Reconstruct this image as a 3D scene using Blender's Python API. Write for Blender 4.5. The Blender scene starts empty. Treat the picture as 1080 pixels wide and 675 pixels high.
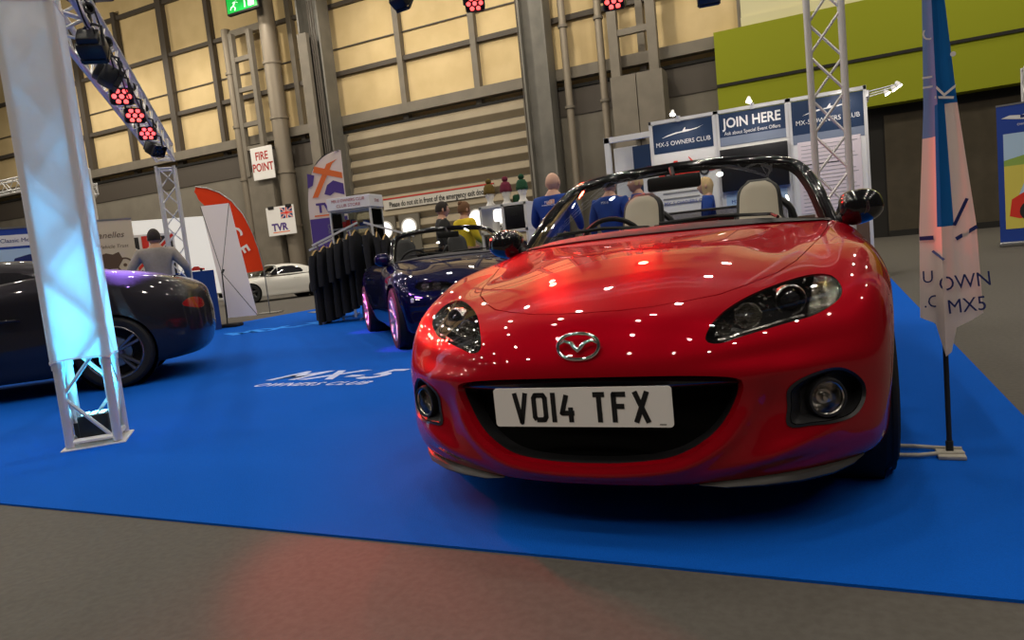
import bpy, bmesh, math, random
import numpy as np
from mathutils import Vector, Matrix
random.seed(7)
SC = bpy.context.scene
COL = SC.collection
PI = math.pi
def R(a): return math.radians(a)

# ---------------------------------------------------------------- materials
M = {}
def mat(name, base=(.5,.5,.5), rough=.5, metal=0., coat=0., emit=None, estr=0., alpha=1., trans=0., ior=1.45, noise=None, bump=0., bscale=50., coat_rough=.03, spec=.5, sheen=0.):
    m = bpy.data.materials.new(name); m.use_nodes = True
    nt = m.node_tree; b = nt.nodes['Principled BSDF']
    b.inputs['Base Color'].default_value = (*base, 1)
    b.inputs['Roughness'].default_value = rough; b.inputs['Metallic'].default_value = metal
    b.inputs['Coat Weight'].default_value = coat; b.inputs['Coat Roughness'].default_value = coat_rough
    b.inputs['Specular IOR Level'].default_value = spec
    b.inputs['Alpha'].default_value = alpha; b.inputs['Transmission Weight'].default_value = trans; b.inputs['IOR'].default_value = ior
    b.inputs['Sheen Weight'].default_value = sheen
    if emit: b.inputs['Emission Color'].default_value = (*emit, 1); b.inputs['Emission Strength'].default_value = estr
    if noise or bump:
        tc = nt.nodes.new('ShaderNodeTexCoord'); n = nt.nodes.new('ShaderNodeTexNoise')
        n.inputs['Scale'].default_value = bscale; n.inputs['Detail'].default_value = 4
        nt.links.new(tc.outputs['Object'], n.inputs['Vector'])
        if noise:
            mx = nt.nodes.new('ShaderNodeMix'); mx.data_type = 'RGBA'
            mx.inputs[6].default_value = (*base, 1); mx.inputs[7].default_value = (*noise, 1)
            rp = nt.nodes.new('ShaderNodeMapRange'); rp.inputs[1].default_value = .35; rp.inputs[2].default_value = .65
            nt.links.new(n.outputs['Fac'], rp.inputs[0]); nt.links.new(rp.outputs[0], mx.inputs[0]); nt.links.new(mx.outputs[2], b.inputs['Base Color'])
        if bump:
            bp = nt.nodes.new('ShaderNodeBump'); bp.inputs['Strength'].default_value = bump; bp.inputs['Distance'].default_value = .01
            nt.links.new(n.outputs['Fac'], bp.inputs['Height']); nt.links.new(bp.outputs[0], b.inputs['Normal'])
    M[name] = m
    return m
def glass(name, tint=(1,1,1), refl=.06, rough=0.):
    """thin sheet of glass: lets light straight through and mirrors by the Fresnel law"""
    m = bpy.data.materials.new(name); m.use_nodes = True; nt = m.node_tree
    nt.nodes.remove(nt.nodes['Principled BSDF']); out = nt.nodes['Material Output']
    t = nt.nodes.new('ShaderNodeBsdfTransparent'); t.inputs[0].default_value = (*tint, 1)
    g = nt.nodes.new('ShaderNodeBsdfGlossy'); g.inputs['Roughness'].default_value = rough
    f = nt.nodes.new('ShaderNodeFresnel'); f.inputs[0].default_value = 1.5
    x = nt.nodes.new('ShaderNodeMixShader'); nt.links.new(f.outputs[0], x.inputs[0])
    nt.links.new(t.outputs[0], x.inputs[1]); nt.links.new(g.outputs[0], x.inputs[2]); nt.links.new(x.outputs[0], out.inputs[0])
    M[name] = m; return m
def cloth(name, base, trans_w=.5, rough=.9):
    m = bpy.data.materials.new(name); m.use_nodes = True; nt = m.node_tree
    nt.nodes.remove(nt.nodes['Principled BSDF']); out = nt.nodes['Material Output']
    d = nt.nodes.new('ShaderNodeBsdfDiffuse'); d.inputs[0].default_value = (*base, 1)
    t = nt.nodes.new('ShaderNodeBsdfTranslucent'); t.inputs[0].default_value = (*base, 1)
    x = nt.nodes.new('ShaderNodeMixShader'); x.inputs[0].default_value = trans_w
    nt.links.new(d.outputs[0], x.inputs[1]); nt.links.new(t.outputs[0], x.inputs[2]); nt.links.new(x.outputs[0], out.inputs[0])
    M[name] = m; return m

# ---------------------------------------------------------------- objects
def tag(o, label=None, cat=None, group=None, kind=None):
    if label: o['label'] = label
    if cat: o['category'] = cat
    if group: o['group'] = group
    if kind: o['kind'] = kind
    return o
def thing(name, label, cat, loc=(0,0,0), rz=0., group=None):
    o = bpy.data.objects.new(name, None); COL.objects.link(o); o.empty_display_size = .1
    o.location = loc; o.rotation_euler = (0,0,rz)
    return tag(o, label, cat, group)
def mesh_obj(name, V, F, m, parent=None, smooth=False, mats=None, fm=None, label=None):
    me = bpy.data.meshes.new(name); me.from_pydata([tuple(map(float,v)) for v in V], [], [tuple(int(i) for i in f) for f in F])
    for x in (mats or [m]): me.materials.append(M[x] if isinstance(x,str) else x)
    if fm is not None: me.polygons.foreach_set('material_index', list(fm))
    if smooth: me.polygons.foreach_set('use_smooth', [True]*len(me.polygons))
    me.update(); o = bpy.data.objects.new(name, me); COL.objects.link(o)
    if parent: o.parent = parent
    if label: o['label'] = label
    return o
def autosmooth(o, ang=35):
    me = o.data
    me.polygons.foreach_set('use_smooth', [True]*len(me.polygons))
    bm = bmesh.new(); bm.from_mesh(me)
    for e in bm.edges:
        if len(e.link_faces) == 2 and e.calc_face_angle(0) > R(ang): e.smooth = False
    bm.to_mesh(me); bm.free()
    return o
def frame(d, up=None):
    d = Vector(d).normalized(); u = Vector(up or ((0,0,1) if abs(d.z) < .95 else (1,0,0)))
    s = d.cross(u).normalized(); return d, s, s.cross(d)
class MB:
    """collects shapes that are linked as ONE mesh object"""
    def __init__(s): s.V = []; s.F = []; s.m = []; s.cur = 0; s.X = Matrix()
    def add(s, V, F):
        b = len(s.V); s.V += [s.X @ Vector(v) for v in V]; s.F += [[b+i for i in f] for f in F]; s.m += [s.cur]*len(F); return s
    def box(s, c, d, rz=0., rot=None, bev=0.):
        x, y, z = (q/2 for q in d)
        if bev: 
            bv = min(bev, x*.9, y*.9, z*.9); bm = bmesh.new(); bmesh.ops.create_cube(bm, size=1)
            for v in bm.verts: v.co = Vector((v.co.x*2*x, v.co.y*2*y, v.co.z*2*z))
            bmesh.ops.bevel(bm, geom=bm.edges[:]+bm.verts[:], offset=bv, segments=2, profile=.5, affect='EDGES')
            V = [v.co.copy() for v in bm.verts]; F = [[v.index for v in f.verts] for f in bm.faces]; bm.free()
        else:
            V = [Vector((i,j,k)) for i in (-x,x) for j in (-y,y) for k in (-z,z)]
            F = [(0,1,3,2),(4,6,7,5),(0,4,5,1),(2,3,7,6),(0,2,6,4),(1,5,7,3)]
        Rm = (rot.to_matrix() if rot is not None and not isinstance(rot, Matrix) else rot) if rot is not None else Matrix.Rotation(rz,3,'Z')
        return s.add([Rm@v + Vector(c) for v in V], F)
    def bar(s, p, q, w, h=None, up=None):
        """rectangular bar from p to q"""
        h = h or w; p = Vector(p); q = Vector(q); d, a, b = frame(q-p, up)
        V = [e + a*i*w/2 + b*j*h/2 for e in (p,q) for i,j in ((-1,-1),(1,-1),(1,1),(-1,1))]
        return s.add(V, [(0,3,2,1),(4,5,6,7),(0,1,5,4),(1,2,6,5),(2,3,7,6),(3,0,4,7)])
    def tube(s, p, q, r, n=8, r2=None, cap=True):
        p = Vector(p); q = Vector(q); d, a, b = frame(q-p); r2 = r if r2 is None else r2
        V = [c + a*math.cos(t)*k + b*math.sin(t)*k for c,k in ((p,r),(q,r2)) for t in [2*PI*i/n for i in range(n)]]
        F = [(i,(i+1)%n,n+(i+1)%n,n+i) for i in range(n)]
        if cap: F += [tuple(range(n))[::-1], tuple(range(n,2*n))]
        return s.add(V, F)
    def path(s, P, r, n=8, closed=False, flat=None, cap=True):
        """tube along points, r number or list; flat=(wide,thin,upvector) for an oval section"""
        P = [Vector(p) for p in P]; m = len(P); rr = r if isinstance(r,(list,tuple)) else [r]*m; V = []; a = None
        for i,p in enumerate(P):
            t = (P[(i+1)%m]-P[i-1]) if closed or 0 < i < m-1 else (P[1]-P[0] if i == 0 else P[-1]-P[-2])
            t.normalize()
            if flat: b = Vector(flat[2]); a = t.cross(b).normalized(); b = a.cross(t); ka, kb = flat[0], flat[1]
            else:
                if a is None: _, a, _ = frame(t)
                a = (a - t*a.dot(t)).normalized(); b = t.cross(a); ka = kb = 1
            V += [p + a*math.cos(w)*rr[i]*ka + b*math.sin(w)*rr[i]*kb for w in [2*PI*k/n for k in range(n)]]
        F = [(i*n+k, i*n+(k+1)%n, ((i+1)%m)*n+(k+1)%n, ((i+1)%m)*n+k) for i in range(m if closed else m-1) for k in range(n)]
        if not closed and cap: F += [tuple(range(n))[::-1], tuple(range((m-1)*n, m*n))]
        return s.add(V, F)
    def lathe(s, prof, n=24, axis='Z', c=(0,0,0), cap=False):
        """prof: list of (radius, height)"""
        V = []
        for r,h in prof:
            for i in range(n):
                t = 2*PI*i/n; x, y = r*math.cos(t), r*math.sin(t)
                V.append(Vector(c) + Vector({'Z':(x,y,h),'Y':(x,h,y),'X':(h,x,y)}[axis]))
        F = [(k*n+i, k*n+(i+1)%n, (k+1)*n+(i+1)%n, (k+1)*n+i) for k in range(len(prof)-1) for i in range(n)]
        if cap: F += [tuple(range(n))[::-1], tuple(range((len(prof)-1)*n, len(prof)*n))]
        return s.add(V, F)
    def prism(s, pts, o, a, b, depth):
        """flat outline pts (u,v) on plane o + u*a + v*b, given thickness along the normal"""
        o, a, b = Vector(o), Vector(a), Vector(b); nrm = a.cross(b).normalized()*depth; k = len(pts)
        V = [o + a*u + b*v for u,v in pts]; V += [v + nrm for v in V]
        return s.add(V, [tuple(range(k))[::-1], tuple(range(k,2*k))] + [(i,(i+1)%k,k+(i+1)%k,k+i) for i in range(k)])
    def grid(s, f, nu, nv, closed=False):
        V = [f(i/nu, j/nv) for i in range(nu+1) for j in range(nv+1)]; q = nv+1
        return s.add(V, [(i*q+j, (i+1)*q+j, (i+1)*q+j+1, i*q+j+1) for i in range(nu) for j in range(nv)])
    def ball(s, c, r, n=12, m=8):
        r = r if isinstance(r,(list,tuple)) else (r,r,r)
        V = [Vector(c) + Vector((r[0]*math.sin(PI*j/m)*math.cos(2*PI*i/n), r[1]*math.sin(PI*j/m)*math.sin(2*PI*i/n), r[2]*math.cos(PI*j/m))) for j in range(m+1) for i in range(n)]
        return s.add(V, [(j*n+i, (j+1)*n+i, (j+1)*n+(i+1)%n, j*n+(i+1)%n) for j in range(m) for i in range(n)])
    def build(s, name, m, parent=None, smooth=None, label=None, mats=None):
        o = mesh_obj(name, s.V, s.F, m, parent, mats=mats, fm=s.m if mats else None, label=label)
        bm = bmesh.new(); bm.from_mesh(o.data); bmesh.ops.remove_doubles(bm, verts=bm.verts, dist=1e-5)
        bmesh.ops.recalc_face_normals(bm, faces=bm.faces); bm.to_mesh(o.data); bm.free()
        if smooth: autosmooth(o, 40 if smooth is True else smooth)
        return o
def dup(root, parent=None):
    c = root.copy(); COL.objects.link(c)
    if parent: c.parent = parent
    for ch in list(root.children): dup(ch, c)
    return c
FONTCACHE = {}
def text_obj(name, body, size, m, parent=None, loc=(0,0,0), rot=(0,0,0), align='CENTER', thick=.0005, shear=0., xs=1., bold=0., space=1.):
    """letters as a thin mesh: local x along the line, local y up"""
    cu = bpy.data.curves.new(name, 'FONT'); cu.body = body; cu.size = size; cu.align_x = align; cu.align_y = 'CENTER'
    cu.extrude = thick; cu.shear = shear; cu.offset = bold; cu.space_character = space; cu.resolution_u = 3
    t = bpy.data.objects.new('t', cu); COL.objects.link(t)
    bpy.context.view_layer.update()
    me = bpy.data.meshes.new_from_object(t.evaluated_get(bpy.context.evaluated_depsgraph_get()))
    bpy.data.objects.remove(t); me.name = name; me.materials.clear(); me.materials.append(M[m])
    o = bpy.data.objects.new(name, me); COL.objects.link(o); o.location = loc; o.rotation_euler = rot; o.scale = (xs,1,1)
    if parent: o.parent = parent
    return o
# ---------------------------------------------------------------- materials
mat('red_paint', (.36,.0004,.009), .36, .25, 1., coat_rough=.012, spec=0.)
mat('blue_paint', (.003,.004,.032), .35, .1, .9, spec=0.)
mat('grey_paint', (.030,.028,.034), .36, .5, .8, spec=0.)
mat('white_paint', (.75,.74,.70), .35, 0, .6)
mat('gloss_black', (.006,.006,.008), .12, 0, 1.)
mat('black_plastic', (.018,.018,.02), .42)
mat('black_matt', (.006,.006,.007), .8)
mat('grey_plastic', (.07,.066,.06), .45)
mat('grille_mesh', (.003,.003,.003), .9, spec=.1)
mat('interior', (.02,.018,.018), .7); mat('interior_black', (.014,.014,.016), .55)
mat('beige_leather', (.55,.49,.39), .55)
mat('chrome', (.8,.8,.8), .08, 1.); mat('chrome_dull', (.62,.60,.57), .22, 1.)
mat('lamp_dark', (.012,.012,.014), .25, 0, .5)
mat('smoked_glass', (.02,.02,.025), .05, 0, 1.)
mat('amber', (.75,.28,.04), .3); mat('red_lens', (.35,.01,.012), .12, 0, 1.)
mat('bright_rim', (.28,.28,.30), .28, .9); mat('tyre', (.012,.012,.013), .7); mat('steel', (.35,.35,.35), .35, .9)
mat('dark_rim', (.05,.05,.055), .3, .8); mat('silver', (.6,.6,.62), .3, .9)
mat('plate_white', (.96,.94,.91), .35)
mat('plate_yellow', (.75,.55,.06), .35)
glass('glass_clear', (.93,.95,.94)); glass('lens_glass', (.97,.97,.97)); glass('smoked_thin', (.6,.58,.58))
mat('chrome_facet', (.85,.82,.76), .10, 1., bump=1., bscale=160); mat('chrome_amber', (.85,.55,.25), .12, 1., bump=1., bscale=160)
mat('hall_floor', (.105,.096,.084), .75, noise=(.088,.08,.07), bump=.15, bscale=40, spec=.3)
mat('carpet_blue', (.003,.112,.60), .95, noise=(.003,.098,.53), bump=.5, bscale=300, spec=.1, sheen=.0)
mat('wall_grey', (.20,.18,.145), .8, noise=(.175,.155,.125), bscale=1.2)
mat('wall_dark', (.065,.052,.035), .9, noise=(.055,.045,.03), bscale=3)
mat('frame_black', (.012,.011,.010), .8)
mat('yellow_panel', (.70,.54,.29), .8, noise=(.62,.47,.24), bump=.2, bscale=.9)
mat('green_wall', (.25,.275,.003), .8); mat('cream_wall', (.62,.58,.36), .8)
mat('girt_steel', (.19,.165,.13), .6, noise=(.16,.14,.11), bscale=2); mat('dark_steel', (.075,.062,.05), .6)
mat('column_steel', (.13,.125,.11), .55, .2, noise=(.17,.16,.14), bscale=1.5)
mat('duct_metal', (.23,.195,.15), .5, .3)
mat('shutter', (.32,.265,.18), .6, noise=(.285,.235,.16), bscale=1.5); mat('shutter_edge', (.13,.115,.09), .7)
mat('truss_alu', (.80,.79,.77), .38, .30)
mat('white_board', (.78,.77,.74), .5); mat('paper_white', (.8,.78,.76), .7); mat('board_grey', (.50,.47,.42), .7); mat('pink_paper', (.78,.68,.70), .7)
mat('booth_navy', (.008,.030,.085), .5); mat('booth_black', (.008,.008,.01), .35); mat('booth_grey', (.2,.24,.32), .5)
mat('print_red', (.72,.035,.02), .5); mat('print_orange', (.8,.16,.03), .6); mat('sign_red', (.40,.02,.015), .6)
mat('print_blue', (.01,.05,.32), .6); mat('print_navy', (.01,.02,.13), .6); mat('print_purple', (.08,.04,.22), .6); mat('print_grey', (.25,.25,.25), .6); mat('print_green', (.28,.42,.08), .6); mat('print_sky', (.45,.62,.8), .6); mat('print_brown', (.12,.07,.04), .6)
mat('print_cream', (.68,.57,.40), .6); mat('print_black', (.02,.02,.02), .6); mat('print_yellow', (.7,.6,.1), .6)
mat('carpet_letters', (.55,.62,.92), .9); mat('carpet_gobo_blue', (.01,.28,1.), .9)
mat('table_blue', (.008,.045,.20), .9); mat('wood_gold', (.50,.33,.12), .5)
mat('garment_black', (.012,.012,.015), .95, noise=(.016,.016,.018), bscale=30)
mat('skin', (.55,.30,.20), .55); mat('skin_pale', (.62,.36,.25), .5)
mat('hair_brown', (.06,.035,.02), .8); mat('hair_dark', (.025,.018,.014), .8); mat('hair_blond', (.55,.38,.18), .8); mat('hair_auburn', (.16,.075,.03), .8)
mat('shirt_blue', (.008,.05,.27), .85, noise=(.007,.043,.23), bscale=14, bump=.4); mat('jumper_grey', (.34,.31,.28), .9, noise=(.31,.28,.25), bscale=25, bump=.3)
mat('jacket_dark', (.03,.03,.028), .9); mat('jacket_yellow', (.70,.50,.01), .8); mat('trousers_dark', (.02,.02,.025), .9); mat('shoe_black', (.012,.012,.012), .5)
mat('knit_mustard', (.15,.10,.02), .95, bump=.8, bscale=60); mat('knit_maroon', (.17,.02,.045), .95, bump=.8, bscale=60); mat('knit_green', (.018,.08,.035), .95, bump=.8, bscale=60)
mat('mannequin_white', (.8,.78,.74), .4)
mat('exit_green', (.0,.20,.03), .4, emit=(.0,.5,.05), estr=.8); mat('exit_white', (.8,.9,.8), .4, emit=(.8,1,.8), estr=.8)
mat('led_red', (.6,.0,.0), .3, emit=(1,.02,.03), estr=6); mat('led_red_core', (1,.5,.5), .3, emit=(1,.07,.06), estr=3)
mat('led_cyan', (.2,.8,1), .3, emit=(.15,.7,1), estr=20); mat('lamp_white', (1,1,1), .3, emit=(1,.93,.8), estr=18)
mat('daylight_pane', (.9,.9,.9), .3, emit=(1,.98,.92), estr=1.6)
mat('bright_stall', (.85,.83,.78), .5, emit=(1,.97,.9), estr=.35)  # weak glow in the material keeps the stall boards bright
mat('foot_plastic', (.42,.39,.33), .55); mat('rubber', (.02,.02,.02), .8)
cloth('cloth_white', (.93,.92,.92), .5); cloth('flag_white', (.80,.68,.62), .35); cloth('flag_blue', (.015,.14,.42), .3); cloth('flag_pale_blue', (.15,.28,.55), .35)
cloth('flag_red', (.75,.06,.02), .3); cloth('flag_navy', (.01,.02,.10), .3); cloth('flag_purple', (.07,.035,.22), .3); cloth('banner_white', (.92,.86,.86), .4)
def rib_bump(name, scale, strength, axis=0):
    """vertical sheet-metal ribs"""
    nt = M[name].node_tree; b = nt.nodes['Principled BSDF']; tc = nt.nodes.new('ShaderNodeTexCoord'); w = nt.nodes.new('ShaderNodeTexWave')
    w.bands_direction = 'XYZ'[axis]; w.inputs['Scale'].default_value = scale; bp = nt.nodes.new('ShaderNodeBump'); bp.inputs['Strength'].default_value = strength; bp.inputs['Distance'].default_value = .03
    nt.links.new(tc.outputs['Object'], w.inputs[0]); nt.links.new(w.outputs['Fac'], bp.inputs['Height']); nt.links.new(bp.outputs[0], b.inputs['Normal'])
rib_bump('wall_grey', .35, .5); rib_bump('wall_dark', .6, .4)
import numpy as np
# ---------------------------------------------------------------- spline surface of a roadster body
# columns run from the nose centre round the side to the tail centre, rows run from the sill up to the cockpit edge
# car frame: x forward from the front axle, y to the side, z up
NET_RED = [
 # r0 underside edge ... r10 cockpit edge ; each entry (x,y,z)
 [(.70,0,.158),(.785,0,.176),(.822,0,.25),(.80,0,.395),(.822,0,.485),(.800,0,.565),(.745,0,.640),(.648,0,.690),(.35,0,.775),(0,0,.843),(-.40,0,.885)],
 [(.69,.22,.158),(.770,.22,.178),(.806,.22,.255),(.787,.22,.395),(.806,.22,.482),(.783,.22,.560),(.728,.22,.632),(.625,.22,.684),(.34,.20,.771),(-.01,.19,.838),(-.405,.20,.884)],
 [(.64,.40,.158),(.718,.42,.188),(.745,.425,.268),(.735,.43,.39),(.742,.43,.475),(.716,.42,.552),(.655,.415,.622),(.54,.405,.680),(.30,.37,.757),(-.05,.355,.826),(-.43,.38,.881)],
 [(.56,.555,.158),(.628,.59,.197),(.652,.597,.28),(.645,.595,.385),(.645,.595,.47),(.613,.58,.548),(.555,.56,.616),(.43,.53,.690),(.20,.505,.755),(-.11,.47,.812),(-.47,.50,.877)],
 [(.45,.68,.158),(.510,.717,.202),(.528,.73,.285),(.525,.722,.385),(.525,.720,.47),(.500,.702,.548),(.445,.675,.622),(.320,.640,.700),(.11,.605,.757),(-.18,.55,.812),(-.51,.57,.873)],
 [(.34,.745,.16),(.388,.785,.205),(.398,.80,.285),(.400,.806,.385),(.400,.808,.47),(.383,.803,.555),(.338,.780,.645),(.220,.728,.724),(.03,.665,.773),(-.24,.608,.818),(-.55,.62,.870)],
 [(.20,.77,.16),(.20,.815,.20),(.20,.835,.28),(.20,.848,.38),(.20,.854,.47),(.19,.853,.565),(.168,.834,.663),(.09,.782,.745),(-.06,.717,.790),(-.30,.655,.827),(-.58,.655,.868)],
 [(0,.80,.16),(0,.835,.20),(0,.852,.28),(0,.865,.38),(0,.872,.47),(-.01,.872,.565),(-.03,.858,.672),(-.08,.818,.757),(-.19,.764,.801),(-.37,.698,.835),(-.60,.678,.866)],
 [(-.33,.81,.16),(-.33,.838,.20),(-.33,.852,.28),(-.33,.862,.37),(-.33,.868,.46),(-.33,.870,.56),(-.335,.864,.665),(-.35,.836,.748),(-.40,.792,.798),(-.48,.740,.838),(-.62,.695,.864)],
 [(-.62,.80,.16),(-.62,.83,.20),(-.62,.842,.28),(-.62,.852,.36),(-.62,.860,.45),(-.62,.866,.55),(-.62,.862,.65),(-.62,.845,.735),(-.62,.812,.795),(-.63,.768,.838),(-.66,.712,.862)],
 [(-1.15,.79,.16),(-1.15,.82,.20),(-1.15,.832,.28),(-1.15,.845,.36),(-1.15,.855,.45),(-1.15,.862,.55),(-1.15,.860,.65),(-1.15,.845,.735),(-1.15,.815,.795),(-1.15,.775,.835),(-1.15,.715,.845)],
 [(-1.70,.79,.16),(-1.70,.82,.20),(-1.70,.835,.28),(-1.70,.850,.36),(-1.70,.860,.45),(-1.70,.866,.55),(-1.70,.864,.65),(-1.70,.850,.740),(-1.70,.818,.805),(-1.70,.770,.845),(-1.70,.700,.855)],
 [(-2.02,.79,.16),(-2.02,.82,.20),(-2.02,.84,.28),(-2.02,.855,.37),(-2.02,.866,.46),(-2.02,.872,.56),(-2.02,.868,.66),(-2.03,.845,.752),(-2.02,.800,.820),(-2.00,.74,.856),(-1.96,.66,.866)],
 [(-2.33,.79,.16),(-2.33,.825,.20),(-2.33,.845,.28),(-2.33,.862,.38),(-2.33,.872,.47),(-2.33,.875,.56),(-2.33,.868,.66),(-2.34,.835,.758),(-2.31,.775,.828),(-2.24,.69,.862),(-2.10,.59,.874)],
 [(-2.66,.77,.18),(-2.67,.80,.22),(-2.68,.822,.29),(-2.69,.838,.38),(-2.69,.845,.47),(-2.69,.845,.56),(-2.68,.830,.655),(-2.65,.792,.752),(-2.57,.725,.822),(-2.40,.61,.858),(-2.14,.48,.880)],
 [(-2.90,.69,.20),(-2.94,.725,.24),(-2.97,.745,.30),(-2.99,.760,.39),(-3.00,.765,.48),(-3.00,.758,.57),(-2.98,.740,.66),(-2.93,.695,.745),(-2.78,.62,.812),(-2.50,.49,.855),(-2.16,.37,.883)],
 [(-3.03,.50,.21),(-3.07,.52,.25),(-3.10,.535,.31),(-3.125,.545,.40),(-3.13,.548,.49),(-3.125,.54,.58),(-3.10,.53,.67),(-3.05,.50,.742),(-2.86,.43,.805),(-2.53,.34,.852),(-2.17,.25,.884)],
 [(-3.09,.26,.22),(-3.13,.265,.26),(-3.16,.27,.32),(-3.185,.275,.41),(-3.19,.275,.50),(-3.185,.27,.59),(-3.16,.27,.68),(-3.11,.26,.742),(-2.90,.22,.803),(-2.54,.17,.852),(-2.18,.13,.885)],
 [(-3.11,0,.22),(-3.15,0,.26),(-3.18,0,.32),(-3.205,0,.41),(-3.21,0,.50),(-3.205,0,.59),(-3.18,0,.68),(-3.13,0,.742),(-2.91,0,.803),(-2.54,0,.852),(-2.18,0,.886)],
]
def spline_matrix(n, t):
    """natural cubic spline through n equally spaced knots, evaluated at t -> weight matrix"""
    A = np.zeros((n, n)); B = np.zeros((n, n)); A[0,0] = A[-1,-1] = 1
    for i in range(1, n-1):
        A[i,i-1:i+2] = (1, 4, 1); B[i,i-1:i+2] = (6, -12, 6)
    M = np.linalg.solve(A, B); W = np.zeros((len(t), n))
    for k, s in enumerate(t):
        i = min(int(s), n-2); a = s-i; b = 1-a
        W[k] += ((b**3-b)/6)*M[i] + ((a**3-a)/6)*M[i+1]
        W[k,i] += b; W[k,i+1] += a
    return W
def net_points(net, us, vs):
    """evaluate the half net mirrored about y=0; us in column units (negative = right side), vs in row units"""
    N = np.array(net, float); n = len(N)
    mir = N.copy(); mir[:,:,1] *= -1
    full = np.concatenate([mir[3:0:-1], N, mir[-2:-5:-1]])     # three mirrored columns at both ends keep the middle smooth
    Wu = spline_matrix(len(full), np.abs(us)+3); Wv = spline_matrix(N.shape[1], vs)
    P = np.einsum('ui,ijk,vj->uvk', Wu, full, Wv)
    P[:,:,1] *= np.where(np.asarray(us) < 0, -1, 1)[:,None]
    return P
# ---------------------------------------------------------------- camera and colour management
CAM_F, YAW, PITCH, ROLL, CAM_H = 741.2, R(24.92), R(5.69), R(5.93), .88
fwd = Vector((-math.sin(YAW)*math.cos(PITCH), math.cos(YAW)*math.cos(PITCH), -math.sin(PITCH)))
rgt = Vector((math.cos(YAW), math.sin(YAW), 0)); dwn = fwd.cross(rgt)
r2 = rgt*math.cos(ROLL) + dwn*math.sin(ROLL); d2 = dwn*math.cos(ROLL) - rgt*math.sin(ROLL)
cam = bpy.data.objects.new('camera', bpy.data.cameras.new('camera')); COL.objects.link(cam)
mw = Matrix((r2, -d2, -fwd)).transposed().to_4x4(); mw.translation = (0,0,CAM_H); cam.matrix_world = mw
cam.data.sensor_width = 36; cam.data.lens = CAM_F*36/1080; cam.data.clip_end = 300; cam.data.clip_start = .05
SC.camera = cam
SC.view_settings.view_transform = 'Standard'; SC.view_settings.look = 'None'; SC.view_settings.gamma = 1
SC.view_settings.use_curve_mapping = False; SC.view_settings.exposure = 0
# ---------------------------------------------------------------- cutting tools
def to_mesh(P, wrap=False):
    nu, nv = P.shape[:2]; V = P.reshape(-1,3)
    i, j = np.meshgrid(np.arange(nu-1), np.arange(nv-1), indexing='ij')
    a = (i*nv+j).ravel(); F = np.stack([a, a+nv, a+nv+1, a+1], 1)
    return [V.copy(), [tuple(f) for f in F]]
def poly_dist(pts, X, Y):
    """signed distance to a closed outline, negative inside"""
    pts = np.asarray(pts, float); d = np.full(X.shape, 1e9); ins = np.zeros(X.shape, bool)
    for (x0,y0),(x1,y1) in zip(pts, np.roll(pts,-1,0)):
        ex, ey = x1-x0, y1-y0; t = np.clip(((X-x0)*ex+(Y-y0)*ey)/(ex*ex+ey*ey+1e-12), 0, 1)
        d = np.minimum(d, np.hypot(X-x0-t*ex, Y-y0-t*ey))
        c = ((y0 > Y) != (y1 > Y)); c &= X < (x1-x0)*(Y-y0)/((y1-y0) if y1 != y0 else 1e-12)+x0; ins ^= c
    return np.where(ins, -d, d)
def smooth_loop(pts, n=8):
    p = np.asarray(pts, float); m = len(p); out = []
    for i in range(m):
        a, b, c, d = p[i-1], p[i], p[(i+1)%m], p[(i+2)%m]
        for k in range(n):
            t = k/n; out.append(.5*((2*b)+(c-a)*t+(2*a-5*b+4*c-d)*t*t+(3*b-a-3*c+d)*t**3))
    return np.array(out)
def split(mesh, s):
    """cut a mesh along s=0 -> (inside s<0, outside, rim segments as point pairs)"""
    V, F = mesh; V = np.asarray(V); s = np.where(np.abs(s) < 1e-7, 1e-7, s); neg = s < 0
    newV = []; key = {}; ins = []; out = []; rim = []
    def cut(a, b):
        k = (a,b) if a < b else (b,a)
        if k not in key:
            t = s[a]/(s[a]-s[b]); key[k] = len(V)+len(newV); newV.append(V[a]+(V[b]-V[a])*t)
        return key[k]
    for f in F:
        c = sum(1 for i in f if neg[i])
        if c == len(f): ins.append(f); continue
        if c == 0: out.append(f); continue
        a, b, r = [], [], []
        for i,j in zip(f, f[1:]+f[:1]):
            (a if neg[i] else b).append(i)
            if neg[i] != neg[j]: k = cut(i,j); a.append(k); b.append(k); r.append(k)
        ins.append(tuple(a)); out.append(tuple(b))
        if len(r) == 2: rim.append(r)
    W = np.concatenate([V, np.array(newV)]) if newV else V
    return compact(W, ins), compact(W, out), [(W[a], W[b]) for a,b in rim]
def compact(V, F):
    if not F: return [np.zeros((0,3)), []]
    used = np.unique(np.concatenate([np.array(f) for f in F])); mp = np.full(len(V), -1); mp[used] = np.arange(len(used))
    return [V[used], [tuple(int(mp[i]) for i in f) for f in F]]
def vnormals(mesh):
    V, F = mesh; N = np.zeros_like(V)
    for f in F:
        p = V[list(f)]; n = np.cross(p[2]-p[0], p[-1]-p[1] if len(f) > 3 else p[1]-p[0]) if len(f) > 3 else np.cross(p[1]-p[0], p[2]-p[0])
        N[list(f)] += n
    return N/(np.linalg.norm(N,axis=1)[:,None]+1e-12)
def offset(mesh, d):
    V, F = mesh; return [V + vnormals(mesh)*d, F]
def flange(rim, f):
    """strip from each rim segment to f(point)"""
    V = []; F = []
    for a,b in rim:
        k = len(V); V += [a, b, f(b), f(a)]; F.append((k,k+1,k+2,k+3))
    return [np.array(V), F] if V else [np.zeros((0,3)), []]
def join(*ms):
    V = []; F = []; b = 0
    for v,f in ms:
        if not len(f): continue
        V.append(np.asarray(v)); F += [tuple(i+b for i in q) for q in f]; b += len(v)
    return [np.concatenate(V), F]
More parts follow.
